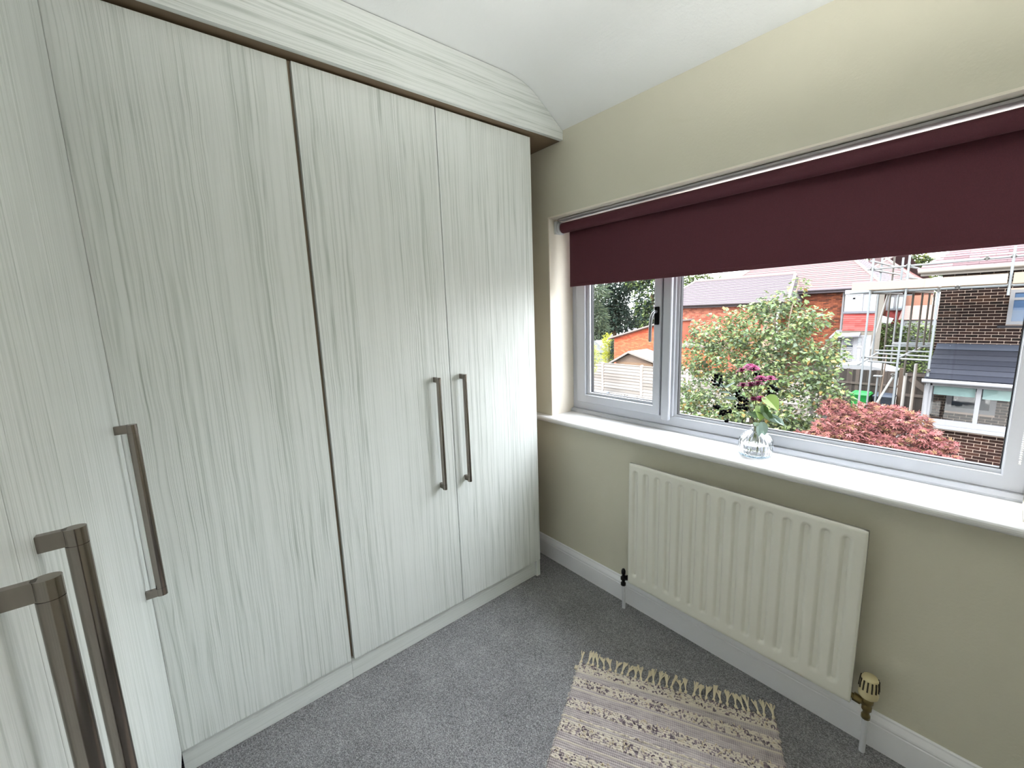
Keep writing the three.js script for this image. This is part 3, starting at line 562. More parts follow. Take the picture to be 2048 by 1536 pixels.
// ---------------------------------------------------------------- neighbouring brick house with lean-to sunroom
{
  const Z = -14.4, h = thing('brick_house', 'dark brown brick house across the garden with a slate lean-to sunroom', 'house', [0, 0, 0]);
  const wall = mesh('wall', [bx(0.13, 6, GY, 2.14, Z - 8, Z - 0.012, 0)], mortarC, h);
  const cC = [0x160e0d, 0x1d1210, 0x120c0b, 0x221512, 0x190f0e, 0x281a14];
  brickwork(wall, 0.13, 1.98, -2.6, 2.13, Z, cC, { single: (y) => (y > 0.24) || (y > -1.45 && y < -0.6), holes: [[1.34, 3, 0.7, 1.64], [0.5, 1.4, -1.5, -0.55]] });
  casement(h, 1.345, 2.6, 0.8, 1.635, Z, 2, { f: 0.075, top: 0.25, glass: phys(0x3f5470, 0.05, { clearcoat: 1 }) });
  mesh('window_sill', bx(1.21, 2.7, 0.715, 0.775, Z - 0.05, Z + 0.07, 0.005), std(0x2b2a2d, 0.8), h);
  const inner = casement(h, 0.5, 1.4, -1.5, -0.55, Z, 1, { f: 0.11 }); inner.name = 'inner_window';
  mesh('fascia', [bx(-0.25, 6, 2.08, 2.2, -14.02, -13.99, 0.002), bx(-0.25, 6, 2.09, 2.1, Z, -14.0, 0)], std(0x7d7974, 0.5), h);
  mesh('gutter', rod([-0.3, 2.2, -13.93], [6, 2.2, -13.93], 0.06, 12), std(0x7d7974, 0.4), h);
  // roof of separate tile courses, left edge running up the hip
  const pit = 0.62, rt = [std(0x564648, 0.9), std(0x5f4e50, 0.9), std(0x4a3b3d, 0.9)];
  const roof = mesh('roof', polyGeo([[-0.33, 2.2, -13.95], [6, 2.2, -13.95], [2.2, 4.4, -17], [6, 2.2, -13.95], [6, 4.4, -17], [2.2, 4.4, -17]]), rt[2], h);
  for (let i = 0; i < 14; i++) {
    const s = i * 0.105, y = 2.225 + s * Math.sin(pit), z = -13.95 - s * Math.cos(pit), s2 = s + 0.125, xl = -0.33 + s * Math.cos(pit) * 0.85, n = 7;
    for (let k = 0; k < n; k++) { const a = k === 0 ? xl : -0.33 + k * 0.45 + (i % 2) * 0.2, b = -0.33 + (k + 1) * 0.45 + (i % 2) * 0.2 - 0.004; if (b - a < 0.05) continue; mesh('tile_course', tileStrip(a, b, y + 0.012, z, 2.225 + s2 * Math.sin(pit), -13.95 - s2 * Math.cos(pit), 0.018), rt[Math.floor(hash(i, k, 4) * 3)], roof); }
  }
  // lean-to
  const lx0 = 0.19, lx1 = 3.2, T = [0.25, Z + 0.02], Bt = [-0.45, -12.72], sl = [std(0x22242b, 0.65), std(0x272930, 0.65), std(0x1e2027, 0.65)];
  const P = (s) => [T[0] + (Bt[0] - T[0]) * s, T[1] + (Bt[1] - T[1]) * s];
  const lr = mesh('lean_to_roof', slab([[lx0, Bt[0] - 0.02, Bt[1]], [lx1, Bt[0] - 0.02, Bt[1]], [lx1, T[0] - 0.02, T[1]], [lx0, T[0] - 0.02, T[1]]], 0.06), std(0x3c4049, 0.8), h);
  for (let i = 0; i < 6; i++) { const a = P(0.16 + (i + 1) * 0.14), b = P(0.16 + i * 0.14 - 0.02); mesh('slate_course', slab([[lx0, a[0] + 0.022, a[1]], [lx1, a[0] + 0.022, a[1]], [lx1, b[0] + 0.004, b[1]], [lx0, b[0] + 0.004, b[1]]], 0.014), sl[i % 3], lr); }
  const f1 = P(0.15); mesh('lead_flashing', slab([[lx0, f1[0] + 0.03, f1[1]], [lx1, f1[0] + 0.03, f1[1]], [lx1, T[0] + 0.05, T[1] - 0.01], [lx0, T[0] + 0.05, T[1] - 0.01]], 0.012), std(0x363a43, 0.6), lr);
  mesh('white_patch', slab([[0.32, 0.2, -14.22], [0.44, 0.21, -14.22], [0.46, 0.26, -14.3], [0.36, 0.25, -14.32]], 0.01), winWhite, lr);
  const S = -12.9, sr = mesh('sunroom', [bx(0.2, 0.345, -1.5, -0.55, S - 0.1, S + 0.03, 0.006), bx(1.085, 1.165, -1.5, -0.55, S - 0.07, S + 0.02, 0.006), bx(1.95, 2.03, -1.5, -0.55, S - 0.07, S + 0.02, 0.006), bx(0.2, 3.1, -0.63, -0.52, S - 0.1, S + 0.03, 0.006), bx(0.2, 3.1, -1.6, -1.47, S - 0.1, S + 0.03, 0.006), bx(0.2, 0.26, -1.6, -0.5, -14.38, S, 0.004)], winWhite, h);
  for (const [a, b] of [[0.345, 1.085], [1.165, 1.95], [2.03, 3.1]]) {
    mesh('pane', bx(a, b, -1.48, -0.62, S - 0.03, S - 0.024, 0), glass, sr);
    mesh('sunroom_blind', bx(a + 0.02, b - 0.02, -0.86 - (a > 1 ? 0.02 : 0), -0.62, S - 0.09, S - 0.08, 0), std(0x6d8280, 0.8), sr);
  }
  mesh('sunroom_gutter', rod([0.16, -0.5, -12.68], [3.2, -0.5, -12.68], 0.05, 12), winWhite, h);
  mesh('sunroom_sill', [bx(0.1, 3.2, -1.67, -1.6, S - 0.1, S + 0.14, 0.01)], winWhite, h);
  const dw = mesh('dwarf_wall', bx(0.27, 3.1, GY, -1.67, S - 0.22, S - 0.012, 0), mortarC, h);
  brickwork(dw, 0.27, 2.0, -2.92, -1.7, S, [0x261613, 0x1f1310, 0x2c1b17, 0x231714, 0x301f19]);
  mesh('downpipe', [tube([[0.27, -0.5, -12.72], [0.27, -0.62, -12.78], [0.26, -0.8, -12.84], [0.26, -1.55, -12.84], [0.25, -1.62, -12.76], [0.25, -1.75, -12.74], [0.24, -1.85, -12.78], [0.2, -1.95, -12.84], [0.19, -2.1, -12.84], [0.19, GY, -12.84]], 0.04, 60, 10), move(new THREE.CylinderGeometry(0.05, 0.05, 0.06, 12), 0.19, -2.15, -12.84)], winWhite, h);
  mesh('sunroom_floor', bx(0.27, 3.1, GY, -2.6, Z, S - 0.2, 0), std(0x24211f, 0.9), h);
}
{ const t = thing('storage_box', 'dark navy garden storage box under the sunroom wall', 'box', [1.75, GY, -11.9]); mesh('box', bx(-0.6, 0.7, 0.001, 0.62, -0.4, 0.4, 0.02), std(0x1b2131, 0.5), t); mesh('lid', bx(-0.64, 0.74, 0.62, 0.7, -0.44, 0.44, 0.025), std(0x232b3f, 0.4), t); }

// ---------------------------------------------------------------- scaffold
{
  const t = thing('scaffold', 'galvanised tube scaffold with pale timber toe boards in front of the brick house', 'scaffold', [0, 0, 0]);
  const R = 0.0242, tg = std(0x6a6e70, 0.5, { metalness: 0.3 }), td = std(0x4a4742, 0.5, { metalness: 0.4 }), tw = std(0x85837f, 0.5), timber = std(0x7a7066, 0.85), timber2 = std(0x685e53, 0.85), clampM = std(0x4b4a48, 0.5, { metalness: 0.6 });
  const tb = (a, b, m = tg, r = R, name = 'tube') => mesh(name, rod(a, b, r, 10), m, t);
  const std1 = [[-1.02, -12.7, 2.9, GY, tg], [-0.33, -12.7, 2.9, GY, tg], [1.34, -12.7, 2.9, 1.5, tg], [0.245, -12.75, 1.73, -0.4, tg], [-1.1, -14.2, 2.9, GY, tg], [-0.37, -14.2, 1.66, -0.6, td], [-1.12, -16, 2.8, GY, td], [-1.1, -17.2, 1.7, -0.6, tg], [-0.3, -15.2, 1.66, 0, td], [-0.26, -16.2, 1.66, 0, td], [-0.25, -17.2, 1.66, -0.05, td], [-0.66, -14.2, 2.62, 1.9, tg], [-1.05, -15, -0.75, GY, tg], [-0.29, -15.5, -0.4, -2.6, tw], [-0.34, -14.25, -0.55, GY, tw]];
  for (const [x, z, y1, y0, m] of std1) tb([x, y0, z], [x, y1, z], m, m === tw ? 0.038 : R, 'standard');
  mesh('base_plate', bx(-0.45, -0.13, -2.66, -2.6, -15.65, -15.35, 0.005), tw, t); mesh('base_block', bx(-0.5, -0.08, GY, -2.66, -15.7, -15.3, 0.01), std(0x77716a, 0.9), t);
  mesh('jack_collar', bx(-1.15, -0.95, -0.79, -0.76, -15.08, -14.92, 0.004), tg, t);
  for (const [a, b, m] of [
    [[-1.13, 2.29, -12.75], [2.2, 2.34, -12.75]], [[-1.45, 1.7, -12.76], [2.2, 1.71, -12.76]], [[-1.02, 1.745, -12.95], [-0.51, 1.75, -12.95], td], [[-0.25, 1.74, -12.95], [1.3, 1.74, -12.95], td],
    [[-1.07, 0.01, -12.76], [0.27, 0.0, -12.76]], [[-0.94, -0.1, -12.82], [-0.34, -0.12, -12.82]], [[-1.06, 0.06, -14.3], [0.1, 0.07, -14.3]], [[-0.92, 0.04, -13.6], [0.18, 0.01, -13.6]], [[-1.04, 0.1, -15.5], [-0.02, 0.12, -15.5]], [[-1.09, 0.09, -17.0], [-0.17, 0.1, -17.0]], [[-1.0, 0.1, -16.3], [-0.1, 0.1, -16.3]],
    [[-1.13, -0.21, -12.75], [-1.0, 0.0, -14.4]], [[-0.33, 0.03, -12.8], [-0.3, 0.03, -17.3]],
    [[-1.07, 2.5, -12.75], [-1.1, 2.5, -17.3]], [[-1.07, 2.29, -12.75], [-1.1, 2.29, -17.3]], [[-0.37, 2.3, -12.75], [-0.3, 2.3, -17.3]], [[-0.37, 2.03, -12.75], [-0.3, 2.03, -17.3]],
    [[-1.0, 1.68, -12.8], [-1.05, 1.68, -17.4], td], [[-0.34, 1.68, -12.8], [-0.3, 1.68, -17.4], td]]) tb(a, b, m, R, 'ledger');
  tb([-0.37, -0.4, -12.78], [-0.86, -1.75, -12.78], std(0x8f928f, 0.5, { metalness: 0.3 }), R, 'brace'); tb([-0.96, 1.65, -14.6], [-1.21, 0.07, -14.6], tw, R, 'brace'); tb([-0.9, -0.1, -15], [-0.97, -2.2, -15], std(0x6b5f55, 0.8), 0.02, 'brace');
  for (let k = 0; k < 5; k++) { mesh('deck_board', bx(-1.05, 2.2, 1.725, 1.763, -13.05 - k * 0.235, -12.83 - k * 0.235, 0.004), k % 2 ? timber : timber2, t); if (k < 3) mesh('deck_board', bx(-0.98 + k * 0.235, -0.76 + k * 0.235, 1.725, 1.763, -17.4, -14.02, 0.004), timber2, t); }
  mesh('toe_board', bx(-1.4, 0.0, 1.765, 1.965, -12.68, -12.645, 0.003), timber, t); mesh('toe_board', bx(0.0, 1.3, 1.762, 1.968, -12.678, -12.642, 0.003), std(0x80766b, 0.85), t); mesh('toe_board', bx(1.38, 2.3, 1.75, 1.98, -12.68, -12.645, 0.003), std(0x746a5e, 0.85), t); mesh('toe_board', bx(-1.07, -1.035, 1.765, 1.965, -17.4, -12.72, 0.003), timber2, t);
  const cg = merge([rod([-0.04, 0, 0], [0.04, 0, 0], 0.034, 8), bx(-0.02, 0.02, -0.045, 0.045, 0.01, 0.05, 0.004)]);
  for (const [x, y, z] of [[-1.03, 2.3, -12.73], [-0.34, 2.31, -12.73], [1.34, 2.33, -12.73], [-1.0, 1.7, -12.73], [-0.33, 1.7, -12.73], [1.34, 1.71, -12.73], [0.245, 1.68, -12.75], [0.95, 2.33, -12.73], [0.55, 1.73, -12.75], [-0.33, 0, -12.74], [-0.33, -0.11, -12.76], [0.245, -0.25, -12.72], [-1.1, 2.3, -14.2], [-0.4, -0.42, -12.76], [-1.02, 0.0, -12.74]]) { const c = mesh('coupler', cg, clampM, t); c.position.set(x, y, z); }
}

// ---------------------------------------------------------------- dark rear fence and gate
{
  const Z = -19.1, fm = [std(0x3a3532, 0.95), std(0x312d2a, 0.95), std(0x433d39, 0.95), std(0x2a2725, 0.95)];
  const t = thing('board_fence', 'dark weathered close-board fence behind the wheelie bins', 'fence', [0, GY, Z]);
  const bg = [0, 1].map((k) => bx(-0.056, 0.056, 0.02, 1.83, k ? -0.012 : -0.006, k ? 0.004 : 0.014, 0));
  for (let k = 0; k < 34; k++) { const x = -4.55 + k * 0.102; const b = mesh('board', bg[k % 2], fm[Math.floor(hash(k, 2, 3) * 4)], t); b.position.set(x, -0.01 + 0.025 * hash(k, 5, 1), 0); }
  for (const y of [0.3, 1.25]) mesh('rail', bx(-4.6, -1.1, y, y + 0.08, 0.014, 0.055, 0.004), fm[2], t);
  mesh('post', bx(-1.1, -0.95, 0, 1.98, -0.04, 0.08, 0.008), std(0x463d36, 0.95), t); mesh('post', bx(-3.2, -3.08, 0, 1.7, 0.0, 0.09, 0.008), std(0x524a43, 0.95), t);
  const g = thing('side_gate', 'dark boarded garden gate with a diagonal brace right of the fence post', 'gate', [-0.94, GY, Z]);
  for (let k = 0; k < 9; k++) { const b = mesh('board', bg[k % 2], fm[Math.floor(hash(k, 7, 3) * 4)], g); b.position.set(0.07 + k * 0.11, 0.02, 0); }
  for (const y of [0.25, 0.95, 1.7]) mesh('rail', bx(0.02, 1.02, y, y + 0.1, 0.014, 0.05, 0.004), fm[2], g);
  mesh('brace', slab([[0.1, 1.55, 0.05], [0.2, 1.7, 0.05], [1.0, 0.95, 0.05], [0.9, 0.82, 0.05]].reverse(), 0.03), fm[2], g);
  const st = thing('garden_stake', 'thin white stake between the garden tree and the dark fence', 'stake', [-1.7, GY, -13]); mesh('stake', rod([0, 0, 0], [0, 2.35, 0], 0.018, 8), std(0xe2e2de, 0.6), st);
}
// ---------------------------------------------------------------- wheelie bins
function printTex(draw, w = 256, h = 256) { const c = document.createElement('canvas'); c.width = w; c.height = h; const x = c.getContext('2d'); draw(x, w, h); const t = new THREE.CanvasTexture(c); t.colorSpace = THREE.SRGBColorSpace; return t; }
function bin(label, x, z, body, lidC, bgc, draw) {
  const t = thing('wheelie_bin', label, 'bin', [x, GY, z]);
  const pr = (w0, d0, w1, d1, y0, y1) => { const q = (w, d, y) => [[-w, y, d], [w, y, d], [w, y, -d], [-w, y, -d]], a = q(w0, d0, y0), b = q(w1, d1, y1), T = []; for (let i = 0; i < 4; i++) { const j = (i + 1) % 4; T.push(a[i], a[j], b[j], a[i], b[j], b[i]); } T.push(b[0], b[1], b[2], b[0], b[2], b[3], a[0], a[2], a[1], a[0], a[3], a[2]); return polyGeo(T); };
  mesh('body', [pr(0.2, 0.22, 0.265, 0.31, 0.06, 0.94), bx(-0.285, 0.285, 0.92, 0.97, -0.33, 0.33, 0.012), bx(-0.275, 0.275, 0.88, 0.9, -0.32, 0.32, 0.008)], body, t);
  mesh('lid', [pr(0.29, 0.34, 0.25, 0.28, 0.972, 1.04), bx(-0.295, 0.295, 0.965, 0.985, -0.345, 0.345, 0.008), rod([-0.24, 1.0, -0.36], [0.24, 1.0, -0.36], 0.02, 8)], lidC, t);
  for (const s of [-1, 1]) { const w = new THREE.CylinderGeometry(0.1, 0.1, 0.05, 16); w.rotateZ(Math.PI / 2); w.translate(s * 0.25, 0.1, -0.26); mesh('wheel', w, dark, t); }
  const g = new THREE.PlaneGeometry(0.36, 0.42); g.rotateX(-0.1); g.translate(0, 0.62, 0.2935); 
  mesh('print', g, std(0xffffff, 0.6, { map: printTex((c, w, h) => { c.fillStyle = bgc; c.fillRect(0, 0, w, h); c.fillStyle = '#f2f4f2'; c.strokeStyle = '#f2f4f2'; c.lineWidth = 9; draw(c, w, h); }), polygonOffset: true }), t);
}
bin('bright green wheelie bin by the dark fence', -2.04, -18.6, std(0x14602a, 0.45), std(0x267a38, 0.4), '#14602a', (c) => {
  c.beginPath(); c.ellipse(70, 70, 14, 8, 0.6, 0, 7); c.fill(); c.beginPath(); c.moveTo(120, 30); c.quadraticCurveTo(125, 60, 165, 65); c.lineTo(170, 50); c.quadraticCurveTo(150, 70, 120, 30); c.fill();
  for (let k = 0; k < 3; k++) { c.fillRect(95 - k * 4, 115 + k * 26, 50 + k * 16, 9); c.fillRect(110, 108 + k * 26, 7, 20); } c.fillRect(70, 205, 100, 7); c.fillRect(84, 222, 70, 6); });
bin('dark grey wheelie bin between the green bin and the fence post', -1.38, -18.65, std(0x23282f, 0.45), std(0x30363f, 0.4), '#23282f', (c) => {
  c.beginPath(); c.moveTo(70, 20); c.lineTo(95, 55); c.lineTo(80, 55); c.lineTo(80, 90); c.lineTo(60, 90); c.lineTo(60, 55); c.lineTo(45, 55); c.fill();
  c.beginPath(); c.arc(155, 58, 32, 0.7, 6.0); c.stroke(); c.beginPath(); c.moveTo(178, 20); c.lineTo(200, 52); c.lineTo(166, 50); c.fill();
  c.font = 'bold 22px sans-serif'; c.fillRect(40, 104, 130, 8); c.fillRect(40, 124, 90, 6); });

// ---------------------------------------------------------------- pale lap fence on the left, sheds, garage
{
  const Z = -16.9, pale = [std(0x716b66, 0.95), std(0x67625d, 0.95), std(0x7a7570, 0.95)], postM = std(0x86827e, 0.95);
  const t = thing('lap_fence', 'pale overlapping-board fence panels across the end of the gravel garden', 'fence', [0, GY, Z]);
  const w = 2.44, sl = [0, 1, 2].map((k) => { const g = slab([[-w / 2 + 0.05, 0, 0.052], [w / 2 - 0.05, 0.006 * (k - 1), 0.052], [w / 2 - 0.05, 0.185, 0.006], [-w / 2 + 0.05, 0.185, 0.006]], 0.014); return g; });
  for (let p = 0; p < 5; p++) {
    const xc = -14.15 + p * w; const pn = mesh('panel_frame', [bx(xc - w / 2 + 0.05, xc + w / 2 - 0.05, 1.56, 1.6, -0.02, 0.04, 0.004), bx(xc - w / 2 + 0.05, xc - w / 2 + 0.1, 0.12, 1.58, 0.0, 0.045, 0.003), bx(xc + w / 2 - 0.1, xc + w / 2 - 0.05, 0.12, 1.58, 0.0, 0.045, 0.003)], pale[0], t);
    for (let k = 0; k < 9; k++) { const b = mesh('slat', sl[(k + p) % 3], pale[Math.floor(hash(k, p, 2) * 3)], pn); b.position.set(xc, 0.12 + k * 0.16, 0); }
    mesh('gravel_board', bx(xc - w / 2 + 0.05, xc + w / 2 - 0.05, 0, 0.12, -0.02, 0.02, 0.004), postM, t);
    mesh('post', bx(xc - w / 2 - 0.05, xc - w / 2 + 0.05, 0, 1.64, -0.05, 0.05, 0.006), postM, t); mesh('post_cap', bx(xc - w / 2 - 0.055, xc - w / 2 + 0.055, 0.7, 1.62, 0.05, 0.06, 0.001), std(0x8c857e, 0.9), t);
  }
  const sh = thing('garden_shed', 'shed with a pale felt gable roof just behind the pale fence', 'shed', [-13.3, GY, -20]);
  const felt = std(0x6e7072, 0.9), timber = std(0x6b5848, 0.9);
  mesh('wall', [bx(-1.05, 1.45, 0, 1.3, -1.55, 0, 0)], timber, sh); mesh('gable', [polyGeo([[-1.05, 1.3, 0], [1.45, 1.3, 0], [0, 1.82, 0]])], std(0x5f5147, 0.9), sh);
  mesh('roof', [slab([[-1.4, 1.17, 0.25], [0, 1.93, 0.25], [0, 1.93, -1.75], [-1.4, 1.17, -1.75]].reverse(), 0.05), slab([[1.75, 1.42, 0.25], [0, 1.93, 0.25], [0, 1.93, -1.75], [1.75, 1.42, -1.75]], 0.05)], felt, sh);
  mesh('bargeboard', [slab([[-1.42, 1.1, 0.26], [-1.42, 1.18, 0.26], [0, 1.95, 0.26], [0, 1.86, 0.26]].reverse(), 0.03), slab([[1.77, 1.35, 0.26], [1.77, 1.43, 0.26], [0, 1.95, 0.26], [0, 1.86, 0.26]], 0.03)], std(0x6a655f, 0.8), sh);
  const s2 = thing('small_shed', 'small white-roofed shed left of the orange brick garage', 'shed', [-18.9, GY, -24]);
  mesh('wall', bx(-0.9, 0.85, 0, 1.35, -2, 0, 0), std(0x5e6266, 0.8), s2); mesh('roof', slab([[-1.0, 2.1, 0.15], [-0.25, 2.15, 0.15], [0.95, 1.3, 0.15], [0.95, 1.3, -2.2]].slice(0, 3).concat([[-1.0, 1.2, 0.15]]).reverse(), 0.08), std(0x646668, 0.7), s2);
  mesh('roof_slope', slab([[-0.25, 2.15, 0.2], [0.98, 1.28, 0.2], [0.98, 1.28, -2.2], [-0.25, 2.15, -2.2]].reverse(), 0.05), std(0x606264, 0.7), s2);
  const ga = thing('brick_garage', 'orange-red brick garage with a low pitched roof behind the pale fence', 'garage', [0, 0, -22]);
  const ax = -12.2, ay = 0.78, gw = mesh('wall', [bx(-16, ax, GY, -0.32, -3, -0.012, 0), bx(ax, -8.6, GY, -0.8, -3, -0.012, 0), slab([[-16, -0.33, -0.012], [ax, -0.33, -0.012], [ax, ay - 0.06, -0.012], [-16, -0.32, -0.012]], 2.9)], std(0x8f5140, 0.95), ga);
  // brick courses stepped under the verge, lower range on the right
  const gc = [0xa24d33, 0x98452f, 0xac583c, 0x9c4a34]; const buckets = [[], [], [], []], bg = bx(-0.1075, 0.1075, -0.0325, 0.0325, -0.02, -0.006, 0);
  for (let r = 0; r < 50; r++) { const y = GY + 0.04 + r * 0.075, lim = y < -0.36 ? 0 : (y + 0.36) / (ay + 0.32); const xa = -16 + (ax + 16) * lim, xb = y < -0.84 ? -8.6 : ax; for (let x = xa + 0.11 + (r % 2) * 0.11; x < xb - 0.1; x += 0.225) if (y > -1.9) buckets[Math.floor(hash(r, Math.round(x * 40), 1) * 4)].push(bg.clone().translate(x, y, 0)); }
  buckets.forEach((l, i) => mesh('brickwork', l, std(gc[i], 0.9), gw, { kind: 'stuff' }));
  mesh('roof', [slab([[-16.3, -0.36, 0.25], [ax + 0.1, ay, 0.25], [ax + 0.1, ay, -3.2], [-16.3, -0.36, -3.2]], 0.12), bx(ax, -8.5, -0.8, -0.7, -3.2, 0.1, 0.01)], std(0x5f524d, 0.9), ga);
  mesh('verge_tiles', rod([-16.3, -0.42, 0.25], [ax + 0.1, ay - 0.06, 0.25], 0.06, 6), std(0x6e605a, 0.9), ga);
}
// ---------------------------------------------------------------- far houses
{
  const roofA = [std(0x4a4447, 0.9), std(0x524b4e, 0.9)], roofB = [std(0x564848, 0.9), std(0x5e4f4e, 0.9)], ridge = std(0x6e6461, 0.9);
  const a = thing('far_brick_house', 'long low red brick house with a grey hipped roof behind the garden tree', 'house', [0, 0, 0]);
  const aw = mesh('wall', bx(-14.4, -8.2, GY, 1.56, -27.9, -25.92, 0), mortarR, a);
  brickwork(aw, -14.4, -8.2, -1.6, 1.52, -25.9, [0x8f5443, 0x80483a, 0x985e4b, 0x744034], { stuff: true });
  hipRoof(a, -15.2, -6.9, -25.5, 5.2, 1.64, 0.56, 0.16, roofA, { ridgeM: ridge, hipL: 0.62, hipR: 0.2 });
  const b = thing('far_bay_house', 'far brick house with white bay windows and red hung tiles between', 'house', [0, 0, 0]);
  const bw = mesh('wall', bx(-8.1, -4.75, GY, 2.1, -34, -28.02, 0), std(0x3a241c, 1), b);
  brickwork(bw, -8.1, -4.85, -1.9, 2.05, -28, [0x5e3527, 0x74442f, 0x683b2c, 0x492b22], { stuff: true });
  hipRoof(b, -12.1, -3.15, -27.55, 7.2, 2.24, 0.74, 0.17, roofB, { ridgeM: ridge, sideM: std(0x544a52, 0.9), gutterM: std(0x4a4448, 0.6) });
  mesh('downpipe', rod([-4.92, -1.9, -27.93], [-4.92, 2.15, -27.93], 0.06, 8), winWhite, b);
  // bay with upper window, hung tiles and lower window with louvred shutters
  const BZ = -27.35, by = mesh('bay', bx(-4.75, -3.42, GY, 2.1, -29.4, BZ - 0.06, 0), std(0x5f5a53, 0.9), b);
  casement(b, -4.72, -3.95, 0.98, 1.92, BZ, 2, { f: 0.1, top: 0.3, glass: std(0x9fb0b4, 0.2) }); casement(b, -3.95, -3.42, 0.98, 1.92, BZ - 0.04, 2, { f: 0.08, glass: std(0xc5cdd0, 0.2) });
  mesh('bay_fascia', bx(-4.75, -3.4, 1.9, 2.12, BZ - 0.06, BZ + 0.05, 0.01), winWhite, b); mesh('lead_skirt', bx(-4.75, -3.4, 0.86, 0.98, BZ - 0.06, BZ + 0.06, 0.01), std(0x55565c, 0.7), b);
  const rt = [std(0x8a3e3b, 0.8), std(0x803734, 0.8), std(0x934643, 0.8)];
  for (let r = 0; r < 9; r++) for (let k = 0; k < 5; k++) { const m = mesh('hung_tile', slab([[0, 0, 0.035], [0.262, 0, 0.035], [0.262, 0.115, 0.008], [0, 0.115, 0.008]], 0.012), rt[Math.floor(hash(r, k, 2) * 3)], by); m.position.set(-4.74 + k * 0.264 + (r % 2 ? 0.02 : 0), -0.06 + r * 0.102, BZ - 0.06); }
  casement(b, -4.7, -4.1, -1.95, -0.3, BZ, 1, { f: 0.09 }); casement(b, -4.1, -3.45, -1.95, -0.3, BZ, 2, { f: 0.08, glass: std(0xb9c4c8, 0.2) });
  for (const [x0, x1, y0, y1] of [[-4.6, -4.2, -0.85, -0.4], [-4.6, -4.2, -1.85, -0.95], [-4.02, -3.82, -0.85, -0.4], [-4.02, -3.82, -1.85, -0.95]]) { const s = mesh('shutter', ring(x0, x1, y0, y1, 0.03, 0.03, 0.03, 0.03, BZ - 0.01, BZ + 0.03, 0), winWhite, b); for (let y = y0 + 0.06; y < y1 - 0.04; y += 0.085) mesh('louvre', slab([[x0 + 0.03, y, BZ + 0.025], [x1 - 0.03, y, BZ + 0.025], [x1 - 0.03, y + 0.05, BZ], [x0 + 0.03, y + 0.05, BZ]], 0.008), winWhite, s); }
  mesh('porch_roof', [slab([[-5.2, -0.42, -26.9], [-3.9, -0.3, -26.9], [-3.95, 0.02, -27.9], [-5.1, -0.05, -27.9]], 0.07)], std(0x6a6a70, 0.8), b);
  mesh('porch_bracket', [tube([[-5.1, -0.5, -27.0], [-4.95, -0.65, -27.4], [-4.9, -1.0, -27.8]], 0.05, 10, 6), rod([-5.1, -0.48, -27.0], [-4.9, -0.48, -27.9], 0.05, 6)], std(0x1d1d20, 0.7), b);
  mesh('porch_post', [rod([-5.12, GY, -27.0], [-5.12, -0.45, -27.0], 0.06, 8), bx(-5.6, -5.15, GY, -0.6, -27.98, -27.9, 0)], std(0x4a3f38, 0.8), b);
  const c = thing('second_bay_house', 'furthest white-bay house seen between the scaffold tubes', 'house', [0, 0, 0]);
  mesh('wall', bx(-7, -2.75, GY, 2.1, -42, -36.1, 0), std(0x5d382d, 0.95), c);
  hipRoof(c, -7.4, -2.4, -35.7, 6.4, 2.15, 0.72, 0.2, roofB, { ridgeM: ridge, sideM: std(0x634340, 0.9) });
  casement(c, -4.35, -3.05, 0.85, 1.85, -35.9, 3, { f: 0.12, glass: std(0xaab8bc, 0.2) }); mesh('bay', bx(-4.3, -3.1, GY, 1.9, -36.1, -35.98, 0), std(0x5f5a53, 0.9), c);
  for (let r = 0; r < 8; r++) for (let k = 0; k < 4; k++) { const m = mesh('hung_tile', slab([[0, 0, 0.035], [0.3, 0, 0.035], [0.3, 0.12, 0.008], [0, 0.12, 0.008]], 0.012), rt[Math.floor(hash(r, k, 5) * 3)], c); m.position.set(-4.3 + k * 0.302, -0.02 + r * 0.105, -35.98); }
  mesh('porch_roof', slab([[-5.6, 0.3, -35], [-3.9, 0.0, -35], [-3.9, 0.35, -36], [-5.3, 0.7, -36]], 0.08), std(0xb9b9bb, 0.7), c);
  const d = thing('orange_gable_house', 'small orange brick gable with a low tiled roof behind the hedge', 'house', [0, 0, 0]);
  mesh('wall', bx(-3.2, -2.1, GY, 1.75, -35.5, -34.1, 0), std(0x7c5a4c, 0.95), d); const lowT = []; for (let k = 0; k < 6; k++) lowT.push(slab([[-3.1, 0.36 + k * 0.13, -31.9 - k * 0.2], [-1.2, 0.36 + k * 0.13, -31.9 - k * 0.2], [-1.2, 0.5 + k * 0.13, -32.12 - k * 0.2], [-3.1, 0.5 + k * 0.13, -32.12 - k * 0.2]], 0.04)); mesh('low_roof', lowT, std(0x6c5954, 0.9), d); mesh('low_wall', bx(-3.0, -1.3, GY, 0.34, -34, -32, 0), winWhite, d);
  const sh = thing('garden_shelter', 'white curved shelter roof showing above the dark fence', 'shelter', [-2.9, GY, -22.5]);
  mesh('canopy', (() => { const pts = []; for (let k = 0; k <= 10; k++) { const q = k / 10 - 0.5; pts.push(new THREE.Vector2(q * 2.4, 1.42 + 0.24 * (1 - 4 * q * q))); } const s = new THREE.Shape([...pts, new THREE.Vector2(1.2, 1.36), new THREE.Vector2(-1.2, 1.36)]); const g = new THREE.ExtrudeGeometry(s, { depth: 1.6, bevelEnabled: false }); g.translate(0, 0, -1.2); return g; })(), std(0x6b6d6f, 0.6), sh);
  for (const x of [-1.05, 1.05]) for (const z of [-1.1, 0.3]) mesh('post', rod([x, 0, z], [x, 1.38, z], 0.03, 8), winWhite, sh);
